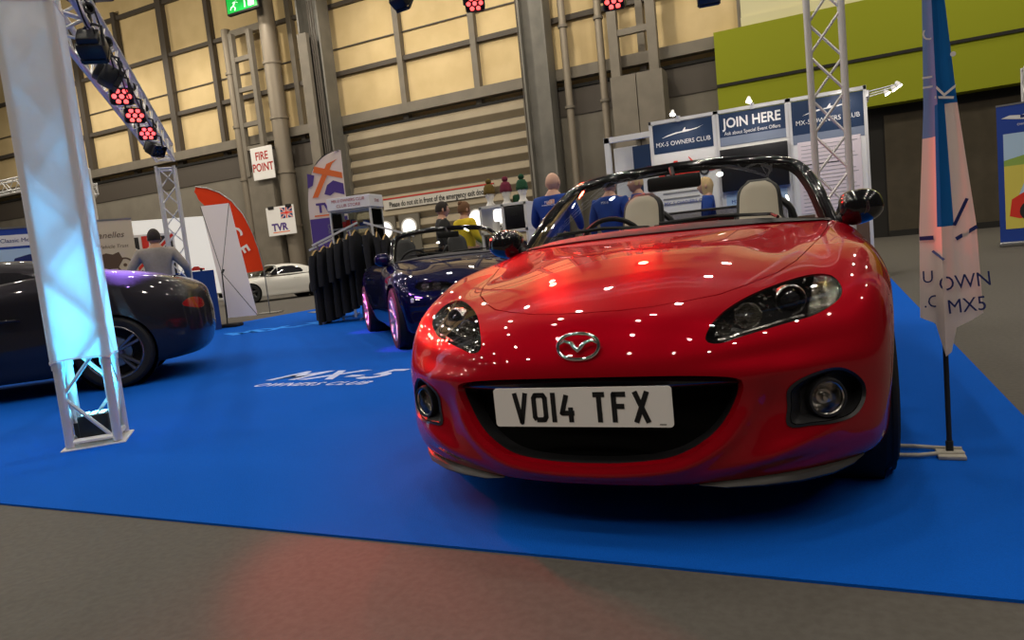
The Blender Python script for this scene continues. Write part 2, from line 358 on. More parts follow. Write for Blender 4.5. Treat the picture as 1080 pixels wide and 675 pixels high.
def part(name, mesh, m, parent, label=None, weld=True, smooth=True, sharp=50):
    o = mesh_obj(name, mesh[0], mesh[1], m, parent, smooth=True, label=label)
    bm = bmesh.new(); bm.from_mesh(o.data)
    if weld: bmesh.ops.remove_doubles(bm, verts=bm.verts, dist=2e-4)
    bmesh.ops.dissolve_degenerate(bm, edges=bm.edges, dist=1e-5)
    for f in bm.faces: f.smooth = smooth
    for e in bm.edges:
        if len(e.link_faces) == 2 and e.calc_face_angle(0) > R(sharp): e.smooth = False
    bm.to_mesh(o.data); bm.free()
    return o

# ---------------------------------------------------------------- car pieces
def make_wheel(parent, x, y, side, style, rim_mat, rad=.31, wid=.205, rim_r=.216):
    """tyre with its rim as a sub-part; side +1/-1 gives the outer face"""
    t = MB(); w = wid/2; s = side; z = rad
    prof = [(rim_r-.01, -w*.8), (rim_r, -w), (rim_r+.03, -w*1.08), (rad-.03, -w*1.06), (rad-.008, -w*.9), (rad, -w*.7), (rad, w*.7), (rad-.008, w*.9), (rad-.03, w*1.06), (rim_r+.03, w*1.08), (rim_r, w), (rim_r-.01, w*.8)]
    t.lathe([(r, h*s) for r,h in prof], 48, 'Y', (x,y,z))
    for k in (-.45,-.15,.15,.45): t.lathe([(rad+.0005, (k-.03)*w*2*s), (rad+.0012, k*w*2*s), (rad+.0005,(k+.03)*w*2*s)], 48, 'Y', (x,y,z))
    ty = t.build('tyre', 'tyre', parent, smooth=30)
    r = MB(); o = w*s
    r.lathe([(rim_r, o), (rim_r-.008, o*1.04), (rim_r-.016, o*.95), (rim_r-.022, o*.5), (rim_r-.03, -o*.9)], 48, 'Y', (x,y,z))
    n = {'five': 5, 'ten': 10, 'seven': 7, 'twin': 10}[style]
    for i in range(n):
        a = 2*PI*i/n + .2
        if style == 'twin': a = 2*PI*(i//2)/5 + (.22 if i % 2 else -.05)
        ca, sa = math.cos(a), math.sin(a); pa = Vector((-sa,0,ca)); pr = Vector((ca,0,sa))
        w0, w1 = {'five':(.036,.052), 'ten':(.017,.013), 'seven':(.024,.02), 'twin':(.013,.017)}[style]
        c = Vector((x,y,z)); V = []
        for rr, ww, yy in ((.03,w0,o*.72),(.10,(w0+w1)/2.2,o*.80),(rim_r-.012,w1,o*.96)):
            for e, dy in ((-1,0),(-.55,.011*s),(.55,.011*s),(1,0),(1,-.02*s),(-1,-.02*s)): V.append(c+pr*rr+pa*e*ww+Vector((0,yy+dy,0)))
        r.add(V, [(k*6+j,k*6+(j+1)%6,k*6+6+(j+1)%6,k*6+6+j) for k in range(2) for j in range(6)])
    r.lathe([(.001,o*.95),(.03,o*.93),(.036,o*.82),(.06,o*.72),(.066,o*.6),(.07,o*.2)], 24, 'Y', (x,y,z))
    r.build('rim', rim_mat, ty, smooth=35)
    d = MB(); d.lathe([(.001,o*.15),(.13,o*.15),(.14,0),(.14,-o*.1)], 32, 'Y', (x,y,z)); d.build('brake_disc', 'steel', ty, smooth=True)
    b = MB(); b.lathe([(.001,-o*.2),(rim_r-.03,-o*.2)], 32, 'Y', (x,y,z)); b.build('wheel_back', 'black_matt', ty)
    return ty
HEAD_NC = [(.345,.578),(.352,.610),(.385,.645),(.45,.676),(.547,.700),(.63,.708),(.678,.697),(.700,.662),(.682,.632),(.62,.606),(.54,.596),(.44,.580),(.38,.568)]
MOUTH_NC = [(0,.502),(.12,.501),(.24,.497),(.34,.489),(.415,.477),(.434,.46),(.427,.42),(.392,.355),(.34,.305),(.25,.262),(.12,.246),(0,.243)]
FOG_NC = [(.540,.328),(.541,.380),(.546,.428),(.59,.456),(.66,.466),(.705,.447),(.737,.405),(.737,.36),(.71,.326),(.66,.318),(.60,.322)]
HOOD_NC = [(-.8,0),(-.8,.70),(-.62,.690),(-.4,.682),(-.174,.652),(0,.612),(.19,.570),(.33,.520),(.46,.435),(.547,.365),(.615,.275),(.662,.19),(.69,.1),(.698,0)]
HEAD_NB = [(.36,.60),(.38,.635),(.44,.655),(.52,.66),(.60,.665),(.66,.655),(.69,.62),(.66,.59),(.58,.575),(.46,.572),(.39,.58)]
MOUTH_NB = [(0,.43),(.15,.428),(.27,.415),(.33,.385),(.34,.35),(.30,.31),(.20,.285),(.1,.278),(0,.276)]
LAMP_NB = [(.44,.345),(.44,.395),(.50,.41),(.60,.405),(.63,.385),(.62,.35),(.56,.335)]
def mirror_poly(p): return p + [(-y,z) for y,z in p[::-1] if y > 0]
def car_surface(net, nu_f=13, nu_r=6, nv=11, relief=False):
    us = np.concatenate([np.arange(-18,-9,1/nu_r), np.arange(-9,9,1/nu_f), np.arange(9,18+1e-9,1/nu_r)])
    vs = np.linspace(0, 10, 10*nv+1)
    P = net_points(net, us, vs)
    if relief: # pressed shapes of the bumper: lip round the mouth, scoop beside it, swelling under the lamp pocket
        y, z = np.abs(P[:,:,1]), P[:,:,2]; fr = np.clip((P[:,:,0]-.38)/.12, 0, 1)
        d = poly_dist(smooth_loop(mirror_poly(MOUTH_NC)), P[:,:,1], z)
        lip = .011*np.exp(-((d-.028)/.018)**2)*np.clip((.44-z)/.08,0,1)
        g = lambda cy,cz,sy,sz,a: np.exp(-(((y-cy)*math.cos(a)+(z-cz)*math.sin(a))/sy)**2-((-(y-cy)*math.sin(a)+(z-cz)*math.cos(a))/sz)**2)
        P[:,:,0] += fr*(lip - .016*g(.50,.37,.045,.085,-.15) + .014*g(.56,.272,.14,.028,.32) - .012*g(.52,.215,.16,.020,.12) + .006*g(.60,.487,.13,.018,.05) - .006*g(.52,.53,.20,.022,.05))
    return us, vs, P
def make_roadster(root, net, paint, head, mouth, fog, hood, rim_style, rim_mat, detail=True, hoodgap=True, tail=True, wheel_rad=.31, frame_mat='gloss_black'):
    us, vs, P = car_surface(net, 14 if detail else 7, 6, 14 if detail else 7, relief=detail)
    body = to_mesh(P); red_rims = []
    X, Y, Z = (lambda V: (V[:,0], V[:,1], V[:,2]))(body[0])
    # wheel arches
    for ax in (0, -2.33):
        V = body[0]; s = np.hypot(V[:,0]-ax, (V[:,2]-.315))-.348; s = np.where((np.abs(V[:,1]) > .5) & (np.abs(V[:,0]-ax) < .6), s, np.abs(s)+.2)
        ins, body, rim = split(body, s)
        red_rims.append(flange(rim, lambda p: p - np.array([0, np.sign(p[1])*.05, 0])))
        # wheel housing behind the arch
        h = MB()
        for sd in (-1,1):
            h = MB(); h.lathe([(.352, sd*.80), (.352, sd*.55), (.02, sd*.55)], 40, 'Y', (ax,0,.315)); h.build('wheel_housing', 'black_matt', root, smooth=True)
    # mouth
    V = body[0]; s = poly_dist(smooth_loop(mirror_poly(mouth)), V[:,1], V[:,2]); s = np.where(V[:,0] > .3, s, 1)
    m_in, body, rim = split(body, s)
    def inward(dx, k): return lambda p: np.array([p[0]-dx, p[1]*(1-k), p[2]+(.375-p[2])*k])
    red_rims.append(flange(rim, inward(.018, .035)))
    inn = inward(.018,.035); inn2 = inward(.07,.07)
    part('grille_surround', flange([(inn(a),inn(b)) for a,b in rim], lambda p: np.array([p[0]-.05, p[1]*.96, p[2]+(.375-p[2])*.04])), 'black_plastic', root)
    gm = [np.array([inn2(p) for p in m_in[0]]), m_in[1]]
    g = part('grille', gm, 'grille_mesh', root)
    # fog lamp pockets
    V = body[0]; s = poly_dist(smooth_loop(fog), np.abs(V[:,1]), V[:,2]); s = np.where(V[:,0] > .3, s, 1)
    f_in, body, rim = split(body, s)
    fc = np.mean(fog, axis=0)
    for sd in (-1,1):
        rs = [(a,b) for a,b in rim if a[1]*sd > 0]; c = np.array([0, fc[0]*sd, fc[1]])
        def shrink(d, k): return lambda p: np.array([p[0]-d, c[1]+(p[1]-c[1])*(1-k), c[2]+(p[2]-c[2])*(1-k)])
        a1 = shrink(-.004,-.02); a2 = shrink(.004,.10); a3 = shrink(.05,.25)
        keep = compact(f_in[0], [f for f in f_in[1] if f_in[0][f[0],1]*sd > 0])
        back = [np.array([a3(p) for p in keep[0]]), keep[1]]
        fs = part('fog_lamp', join(flange(rs, a1), flange([(a1(a),a1(b)) for a,b in rs], lambda p: a2(p)), flange([(a2(a),a2(b)) for a,b in rs], lambda p: a3(p)), back), 'black_plastic', root, label='round fog lamp in a black bumper pocket')
        x0 = float(back[0][:,0].mean()); yc, zc = (.628*sd, .386) if detail else (.53*sd,.375)
        b = MB(); b.X = Matrix.Translation((x0+.028, yc, zc)) @ Matrix.Rotation(sd*R(26),4,'Z') @ Matrix.Scale(1.06 if detail else .9,4)
        b.lathe([(.052,-.03),(.054,.02),(.050,.034),(.045,.034),(.043,.024)], 32, 'X'); b.build('lamp_ring', 'black_plastic', fs, smooth=35)
        b2 = MB(); b2.X = b.X; b2.lathe([(.0,.008),(.02,.006),(.044,.030)], 32, 'X'); b2.lathe([(.001,.03),(.012,.028),(.013,.006)], 16, 'X'); b2.build('reflector', 'chrome_dull', fs, smooth=30)
        b3 = MB(); b3.X = b.X; b3.lathe([(.001,.036),(.02,.034),(.045,.026)], 32, 'X'); b3.build('lens', 'lens_glass', fs, smooth=True)
    # headlights
    V = body[0]; s = poly_dist(smooth_loop(head), np.abs(V[:,1]), V[:,2]); s = np.where(V[:,0] > .1, s, 1)
    h_in, body, rim = split(body, s)
    hc = np.mean(head, axis=0); red_rims.append(flange(rim, lambda p: p - np.array([.012, 0, .006])))
    for sd in (-1,1):
        keep = compact(h_in[0], [f for f in h_in[1] if h_in[0][f[0],1]*sd > 0]); rs = [(a,b) for a,b in rim if a[1]*sd > 0]
        cx = float(keep[0][:,0].mean()); c = np.array([cx, hc[0]*sd, hc[1]])
        back = lambda p: np.array([p[0]-.075, c[1]+(p[1]-c[1])*.93, c[2]+(p[2]-c[2])*.8-.015])
        hb = part('headlight', join(flange(rs, back), [np.array([back(p) for p in keep[0]]), keep[1]]), 'lamp_dark', root, label='clear headlight with dark housing')
        part('lens', offset(keep, -.0015), 'lens_glass', hb)
        fn = lambda y,z: float(keep[0][np.argmin((keep[0][:,1]-y)**2+(keep[0][:,2]-z)**2),0])
        def pod(name, m, y, z, dx, prof, tilt=20, sm=True):
            q = MB(); q.X = Matrix.Translation((fn(y*sd,z)-dx, y*sd, z)) @ Matrix.Rotation(sd*R(tilt),4,'Z'); q.lathe(prof, 28, 'X'); return q.build(name, m, hb, smooth=30)
        if detail:
            pod('projector_ring', 'chrome_dull', .555, .648, .045, [(.045,-.02),(.047,.008),(.043,.014),(.038,.008),(.034,-.01)], 22)
            pod('projector_lens', 'smoked_glass', .555, .648, .045, [(.0005,.016),(.014,.014),(.027,.006),(.034,-.012)], 22)
            pod('reflector', 'chrome_facet', .445, .625, .04, [(.004,-.03),(.012,-.024),(.024,-.012),(.034,.010),(.038,.012)], 14)
            pod('bulb_cap', 'chrome_dull', .445, .625, .03, [(.0005,.010),(.008,.007),(.010,-.02)], 14)
            pod('reflector', 'chrome_facet', .385, .600, .03, [(.003,-.02),(.012,-.012),(.02,.008)], 10)
            # indicator chamber: a curved bright plate at the outer end with fluting
            V2 = keep[0]; s2 = .612 - np.abs(V2[:,1]) + (V2[:,2]-.65)*.25
            ind, _, rm = split(keep, s2)
            fl = [np.array([p - np.array([.018+.004*math.sin(p[2]*420)+.003*math.sin(p[1]*300), 0, 0]) for p in ind[0]]), ind[1]]
            part('indicator', join(fl, flange(rm, lambda p: p-np.array([.05,0,0]))), 'chrome_facet', hb, label='bright indicator chamber at the outer end')
            q = MB(); q.X = Matrix.Translation((fn(.648*sd,.676)-.02, .648*sd, .676)) @ Matrix.Rotation(sd*R(38),4,'Z'); q.ball((0,0,0),(.012,.030,.011)); q.build('amber_bulb', 'chrome_amber', hb, smooth=True)
            low = smooth_loop(head); low = [p for p in low if p[1] < .575+(p[0]-.35)*.16+.012 and .37 < p[0] < .60]
            low = sorted(low, key=lambda p:p[0]); q = MB(); q.path([(fn(p[0]*sd,p[1]+.006)-.012, p[0]*sd, p[1]+.007) for p in low], .005, 6); q.build('trim_strip', 'chrome_dull', hb, smooth=True)
            # chrome chips scattered inside the lamp to give sparkle
            q = MB(); rnd = random.Random(3 if sd > 0 else 9)
            for _ in range(60):
                y = rnd.uniform(.37,.62); z = .585+(y-.37)*.32+rnd.uniform(-.012,.055)
                if poly_dist(head, np.array([y]), np.array([z]))[0] > -.008 or math.hypot(y-.555,z-.648) < .048: continue
                w = rnd.uniform(.002,.006); q.box((fn(y*sd,z)-.03, y*sd, z), (.012, w, w*rnd.uniform(.4,1.6)), rot=Matrix.Rotation(rnd.uniform(0,3),3,(rnd.random(),rnd.random(),.3)))
            q.build('sparkle_chips', 'chrome_dull', hb)
        else:
            pod('reflector', 'chrome_facet', .50, .615, .03, [(.004,-.03),(.02,-.02),(.036,.0),(.040,.012)], 14)
            pod('reflector', 'chrome_facet', .60, .620, .03, [(.004,-.03),(.02,-.02),(.030,.0),(.034,.012)], 22)
    # bonnet and its shut line
    V = body[0]; d = poly_dist(mirror_hood(hood), V[:,0], V[:,1]); top = vnormals(body)[:,2] > .2
    s = np.where(top & (V[:,2] > .6), d, 1)
    hd, body, rim_h = split(body, s+.0015)
    d2 = poly_dist(mirror_hood(hood), body[0][:,0], body[0][:,1]); s2 = np.where(body[0][:,2] > .6, d2-.0025, 1)
    gap, body, rim_b = split(body, s2)
    down = lambda p: p - np.array([0,0,.012])
    dk = lambda p: p[0] < .9 and p[0] > -.9
    part('bonnet', join(hd, flange(rim_h, down)), paint, root)
    red_rims.append(flange(rim_b, down))
    part('panel_gap', [gap[0]-np.array([0,0,.011]), gap[1]], 'black_matt', root)
    return body, red_rims, (us, vs, P)
def mirror_hood(h): return [(x,y) for x,y in h] + [(x,-y) for x,y in h[::-1] if y > 0]
def side_gap(body, x0, x1, zlo, w=.003):
    """cut the door outline out of the flank: returns body and the narrow strips"""
    V = body[0]; door = [(x0,zlo),(x0-.02,.30),(x0-.02,1.2),(x1,1.2),(x1-.03,.5),(x1+.06,zlo)]
    d = poly_dist(door, V[:,0], V[:,2]); d = np.where(np.abs(V[:,1]) > .55, d, 1)
    return d
def finish_roadster(root, body, rims, PS, paint, frame_mat, mirror_mat, seat_mat, detail=True, closed=False, wheels=('ten','silver',.31), tail_lamps=True, mirror_z=0.):
    us, vs, P = PS
    d = side_gap(body, -.66, -1.78, .24); gap_all, rest, r1 = split(body, np.where(d < .5, np.abs(d)-.0025, 1))
    d3 = side_gap(rest, -.66, -1.78, .24); doors, rest, _ = split(rest, d3)
    for sd in (-1,1):
        k = compact(doors[0], [f for f in doors[1] if doors[0][f[0],1]*sd > 0])
        if len(k[1]):
            dr = part('door', k, paint, root)
            h = MB(); h.path([(-1.48,sd*.862,.70),(-1.50,sd*.892,.705),(-1.64,sd*.892,.705),(-1.66,sd*.862,.70)], .011, 8); h.build('door_handle', paint, dr, smooth=True)
    part('panel_gap', [gap_all[0]*np.array([1,.992,1]), gap_all[1]], 'black_matt', root)
    if tail_lamps:
        V = rest[0]; o = [(.42,.66),(.45,.71),(.58,.735),(.70,.73),(.76,.69),(.74,.655),(.62,.63),(.50,.63)]
        s = poly_dist(smooth_loop(o), np.abs(V[:,1]), V[:,2]); s = np.where(V[:,0] < -2.8, s, 1)
        tl, rest, rm = split(rest, s)
        for sd in (-1,1):
            k = compact(tl[0], [f for f in tl[1] if tl[0][f[0],1]*sd > 0]); part('tail_lamp', k, 'red_lens', root, label='red tail lamp')
    bodyo = part('body_shell', join(rest, *rims), paint, root)
    # cockpit tub
    inner = P[:,-1,:]; n = len(inner); t = MB()
    ring = [Vector(p) for p in inner if True]
    lev = [(1.0,0.,0.),(.985,-.012,-.004),(.97,-.10,-.01),(.94,-.50,0),(.6,-.55,0)]
    cx = -1.2; V = []
    for k,dz,_ in lev: V += [Vector((cx+(p.x-cx)*k, p.y*k, (p.z if dz > -.3 else .85)+dz)) for p in ring]
    F = [(l*n+i,(l+1)*n+i,(l+1)*n+(i+1)%n,l*n+(i+1)%n) for l in range(len(lev)-1) for i in range(n)] + [tuple(range((len(lev)-1)*n, len(lev)*n))]
    t.add(V, F); t.build('cockpit_tub', 'interior', root, smooth=True)
    # underside, sills and bumper bottoms close the body from below
    u = MB(); low = [Vector(p) for p in P[:,0,:] if abs(p[0]) > .37 and abs(p[0]+2.33) > .37]
    u.add([Vector((p.x*.985-.01, p.y*.97, p.z+.012)) for p in low] , [tuple(range(len(low)))]); u.build('underfloor', 'black_matt', root)
    # windscreen: frame curve and glass
    fr = [(-.64,.712,.850),(-.73,.688,.925),(-.84,.660,1.01),(-.94,.628,1.076),(-1.00,.600,1.121),(-1.015,.562,1.152),(-1.005,.505,1.173),(-.98,.40,1.190),(-.95,.22,1.203),(-.94,0,1.208)]
    def curve(pts, n):
        p = np.array(pts); L = np.r_[0, np.cumsum(np.linalg.norm(np.diff(p,axis=0),axis=1))]; L /= L[-1]
        q = np.linspace(0,1,n); W = spline_matrix(len(p), np.interp(q, L, np.arange(len(p)))); return W @ p
    half = curve(fr, 25); fc = np.concatenate([half, (half*[1,-1,1])[-2::-1]])
    base = P[(us >= -8.6) & (us <= 8.6)][:,-1,:][::-1]; base = base[np.linspace(0,len(base)-1,len(fc)).astype(int)]
    if base[0][1] < 0: base = base[::-1]
    f = MB(); nF = len(fc); cen = Vector((-.75,0,.95))
    # frame section: wide across the screen, thin in depth
    f.path([Vector(p)+Vector((0,0,0)) for p in fc], [.017]*nF, 10, flat=(1.4,.75,(1,0,.5)))
    fo = f.build('windscreen_frame', frame_mat, root, smooth=50)
    inn = [Vector(p)*.972+Vector((cen.x,0,cen.z))*.028 for p in fc]
    b = MB(); b.path([p+Vector((-.010,0,-.004)) for p in inn], .019, 8, flat=(1.5,.55,(1,0,.5))); b.build('screen_seal', 'black_matt', fo, smooth=50)
    gl = MB(); rows = 7; V = []
    for k in range(rows+1):
        s = k/rows
        for a,c in zip(base, fc): 
            p = Vector(a)*(1-s)+(Vector(c)*.985+cen*.015)*s; p.x += .03*math.sin(PI*s)*(1-(abs(c[1])/.72)**2); V.append(p)
    gl.add(V, [(k*nF+i,k*nF+i+1,(k+1)*nF+i+1,(k+1)*nF+i) for k in range(rows) for i in range(nF-1)])
    gl.build('windscreen_glass', 'glass_clear', root, smooth=True)
    # black cowl and dashboard behind the screen
    c = MB(); V = []
    for s,dx,dz in ((0,.012,.004),(.5,-.03,.012),(1,-.09,.004),(1.2,-.22,-.004),(1.4,-.38,-.012),(1.5,-.44,-.06),(1.6,-.44,-.25)):
        for p in base: k = 1-.03*s; V.append(Vector((p[0]+dx-(.10*(1-(p[1]/.7)**2)*0), p[1]*k, p[2]+dz + (.02*(1-(p[1]/.7)**2) if .4 < s < 1.45 else 0))))
    nb = len(base); c.add(V, [(k*nb+i,k*nb+i+1,(k+1)*nb+i+1,(k+1)*nb+i) for k in range(6) for i in range(nb-1)])
    c.build('dashboard', 'interior_black', root, smooth=50)
    for y0,y1 in ((.50,-.02),(-.02,-.52)):
        w = MB(); w.path([(-.43,y0,.902),(-.50,y0-.03,.918),(-.545,(y0+y1)/2,.935),(-.60,y1,.93)], .007, 6); w.path([(-.475,y0-.04,.915),(-.56,(y0+y1)/2,.93),(-.63,y1-.03,.92)], .0045, 6)
        w.build('wiper', 'black_plastic', root, smooth=True)
    # mirrors
    for sd in (-1,1):
        m = MB(); m.X = Matrix.Translation((-.635, sd*.812, .905+mirror_z)) @ Matrix.Rotation(sd*R(8),4,'X')
        V = []; nu, nv = 14, 24
        for i in range(nu+1):
            a = PI/2*i/nu; r = math.sin(a)**.75; x = .075*math.cos(a)
            for j in range(nv):
                t = 2*PI*j/nv; yy = math.cos(t); zz = math.sin(t); e = (abs(yy)**2.6+abs(zz)**2.6)**(-1/2.6)
                V.append((x, sd*yy*e*r*(.092 if yy*1 > 0 else .080), zz*e*r*(.078 if zz > 0 else .068)*(1+.10*(-yy))))
        F = [(i*nv+j,(i+1)*nv+j,(i+1)*nv+(j+1)%nv,i*nv+(j+1)%nv) for i in range(nu) for j in range(nv)]
        V += [(-.05, v[1]*.97, v[2]*.97) for v in V[nu*nv:(nu+1)*nv]]; F += [(nu*nv+j,(nu+1)*nv+j,(nu+1)*nv+(j+1)%nv,nu*nv+(j+1)%nv) for j in range(nv)]
        m.add(V, F); mo = m.build('door_mirror', mirror_mat, root, smooth=60)
        g = MB(); g.X = m.X; g.add([(-.048,sd*math.cos(2*PI*j/24)*.088,math.sin(2*PI*j/24)*.055) for j in range(24)], [tuple(range(24))]); g.build('mirror_glass', 'chrome', mo)
        s = MB(); s.path([(-.67,sd*.70,.845),(-.66,sd*.735,.858),(-.65,sd*.775,.872+mirror_z),(-.64,sd*.80,.885+mirror_z)], [.022,.02,.02,.022], 10, flat=(1.3,.8,(1,0,0))); s.build('mirror_arm', 'black_plastic', mo, smooth=True)
    if closed: return bodyo
    # seats
    for sd in (-1,1):
        y = sd*.345; s = MB()
        def sec(t):
            # side view of the backrest: t 0 bottom 1 top
            x = -1.55 - .27*t; z = .42 + .725*t; w = .23 - .03*t if t < .55 else .2135 - .082*min(1,(t-.55)/.13)**1.2 - (.014*(t-.68)/.32 if t > .68 else 0); return x, z, w
        V = []; n = 28; m = 40
        for i in range(m+1):
            t = i/m; x, z, w = sec(t); th = .075*(1-.35*t)
            if t > .86: q = (t-.86)/.14; w *= max(.25,(1-q**2.6))**.5; th *= math.sqrt(max(.1,1-q*q*.9))
            for j in range(n):
                a = 2*PI*j/n; ca, sa = math.cos(a), math.sin(a); e = (abs(ca)**4+abs(sa)**4)**-.25
                V.append((x+ca*e*th, y+sa*e*w, z))
        F = [(i*n+j,(i+1)*n+j,(i+1)*n+(j+1)%n,i*n+(j+1)%n) for i in range(m) for j in range(n)]+[tuple(range(n)),tuple(range(m*n,(m+1)*n))]
        s.add(V, F); st = s.build('seat', 'interior_black', root, smooth=50)
        p = MB(); V = []; 
        for i in range(33):
            t = .05+.92*i/32; x, z, w = sec(t); th = .075*(1-.35*t)
            w *= .84
            if t > .84: q = (t-.84)/.14; w *= max(.12,(1-q**2.6))**.5
            for j in range(9):
                b = j/8*2-1; V.append((x+th+.018*(1-b**4)*(1 if i not in (0,32) else .2), y+b*w, z+.006))
        p.add(V, [(i*9+j,(i+1)*9+j,(i+1)*9+j+1,i*9+j+1) for i in range(32) for j in range(8)])
        p.build('seat_facing', seat_mat, st, smooth=60, label='light leather facing')
        q = MB(); q.box((-1.28, y, .40), (.48,.46,.14), bev=.05); q.build('seat_cushion', seat_mat, st, smooth=50)
    sw = MB(); yw = -.37; cw = Vector((-1.10,yw,.83)); ax = Vector((-.9,0,.42)).normalized(); up = Vector((.42,0,.9)).normalized()
    sw.path([cw+Vector((0,1,0))*math.cos(a)*.175+up*math.sin(a)*.175 for a in [2*PI*i/32 for i in range(32)]], .014, 8, closed=True)
    for a in (0,PI,-PI/2): sw.bar(cw, cw+Vector((0,1,0))*math.cos(a)*.17+up*math.sin(a)*.17, .03,.015)
    sw.ball(cw, .05); sw.build('steering_wheel', 'interior_black', root, smooth=40)
    rm = MB(); rm.box((-.86,.015,1.125),(.03,.26,.07),bev=.014); rm.tube((-.86,.015,1.15),(-.90,.0,1.20),.012); rmo = rm.build('interior_mirror', 'black_plastic', root, smooth=40)
    # wind deflector and hoops behind the seats
    wd = MB(); wd.path([(-2.02,.50,.84),(-2.0,.50,.99),(-2.0,.47,1.005),(-2.0,-.47,1.005),(-2.0,-.50,.99),(-2.02,-.50,.84)], .008, 8); wdo = wd.build('wind_deflector', 'black_plastic', root, smooth=40)
    tb = MB(); tb.box((-2.06,0,.915),(.10,.62,.075),bev=.03); tb.build('tonneau_panel', paint, root, smooth=50)  # body-coloured box added for the red glow band behind the seats
    wp = MB(); wp.box((-2.005,0,.93),(.003,.98,.14)); wp.build('deflector_mesh', 'smoked_thin', wdo)
    for sd in (-1,1):
        hp = MB(); hp.path([(-1.96,sd*(.36+.17*math.cos(a)),.84+.20*math.sin(a)**.7 if math.sin(a) > 0 else .80) for a in [PI*i/16 for i in range(17)]], .02, 8); hp.build('roll_hoop', 'black_plastic', root, smooth=True)
    return bodyo

# ---------------------------------------------------------------- the red roadster
UK = {'V':[[(0,1),(.5,0),(1,1)]], 'O':[[(.15,0),(.85,0),(1,.12),(1,.88),(.85,1),(.15,1),(0,.88),(0,.12),(.15,0)]], '1':[[(.5,0),(.5,1)]],
      '4':[[(.75,0),(.75,.36)],[(1.05,.27),(-.02,.27),(.45,1)],[(.75,.1),(.75,.5)]], 'T':[[(0,1),(1,1)],[(.5,1),(.5,0)]], 'F':[[(0,0),(0,1),(1,1)],[(0,.53),(.85,.53)]], 'X':[[(0,0),(1,1)],[(0,1),(1,0)]],
      'B':[[(0,0),(0,1),(.8,1),(1,.85),(1,.65),(.8,.53),(0,.53)],[(.8,.53),(1,.4),(1,.15),(.8,0),(0,0)]], 'M':[[(0,0),(0,1),(.5,.4),(1,1),(1,0)]], 'A':[[(0,0),(.5,1),(1,0)],[(.2,.35),(.8,.35)]], 'S':[[(1,.85),(.85,1),(.15,1),(0,.85),(0,.65),(1,.4),(1,.15),(.85,0),(.15,0),(0,.15)]],
      'L':[[(0,1),(0,0),(1,0)]], 'R':[[(0,0),(0,1),(.85,1),(1,.85),(1,.65),(.85,.5),(0,.5)],[(.5,.5),(1,0)]], 'Y':[[(0,1),(.5,.5),(1,1)],[(.5,.5),(.5,0)]], '5':[[(1,1),(.05,1),(0,.55),(.8,.58),(1,.45),(1,.15),(.8,0),(0,0)]], ' ':[]}
def stroke_mesh(P, w, closed=False):
    V = []; F = []; h = w/2; out = []
    for a,b in zip(P[:-1], P[1:]):
        a = Vector(a); b = Vector(b); d = (b-a).normalized(); n = Vector((-d.y,d.x)); a2 = a-d*(h if out else 0)*.5; k = len(V)
        V += [a2+n*h, a2-n*h, b-n*h, b+n*h]; F.append((k,k+1,k+2,k+3)); out.append(d)
    for i in range(1, len(P)-1 if not (Vector(P[0])-Vector(P[-1])).length < 1e-6 else len(P)-1):
        c = Vector(P[i]); k = len(V); V += [c+Vector((math.cos(t),math.sin(t)))*h for t in [2*PI*j/10 for j in range(10)]]; F.append(tuple(range(k,k+10)))
    return V, F
def plate_text(mb, s, x0, h, wch, gap, stroke, spacegap, depth=.0012):
    x = x0
    for ch in s:
        if ch == ' ': x += spacegap; continue
        w = stroke if ch == '1' else wch
        for i, line in enumerate(UK[ch]):
            ww = w - stroke; P = [(x+stroke/2+u*ww, -h/2+stroke/2+v*(h-stroke)) for u,v in line]
            if ch in 'VXA4TF1': # run diagonal ends to the full height
                P = [(px, (-h/2 if v == 0 else h/2 if v == 1 and ch != '4' or (v == 1 and False) else py)) if ch in 'VXA1' or (ch == 'T' and i == 1) or (ch == 'F' and v == 0) or (ch == '4' and v == 0) else (px,py) for (px,py),(u,v) in zip(P,line)]
            V, F = stroke_mesh(P, stroke)
            mb.add([(v.x, v.y, depth+.00005*i) for v in V], F)
        x += w + gap
    return x
def number_plate(root, txt, c, rz, m='plate_white', tilt=0., size=(.525,.114), kind='number_plate'):
    w, h = size; q = MB(); q.X = Matrix.Translation(c) @ Matrix.Rotation(rz,4,'Z') @ Matrix(((0,0,1,0),(1,0,0,0),(0,1,0,0),(0,0,0,1))) @ Matrix.Rotation(tilt,4,'X')
    r = .010; pts = []
    for sx,sy,a0 in ((1,1,0),(-1,1,PI/2),(-1,-1,PI),(1,-1,1.5*PI)): pts += [(sx*(w/2-r)+r*math.cos(a0+PI/2*k/5), sy*(h/2-r)+r*math.sin(a0+PI/2*k/5)) for k in range(6)]
    q.prism(pts, (0,0,-.003), (1,0,0), (0,1,0), .003); po = q.build(kind, m, root)
    t = MB(); t.X = q.X; L = h*.76; x = -w/2+.0; st = .0135*h/.111*1.05; wc = .050*h/.111*.95; gp = .0105*h/.111; sg = .033*h/.111
    tot = sum((st if ch == '1' else wc)+gp if ch != ' ' else sg for ch in txt)-gp
    plate_text(t, txt, -tot/2, L, wc, gp, st, sg); t.build('plate_lettering', 'black_matt', po)
    return po
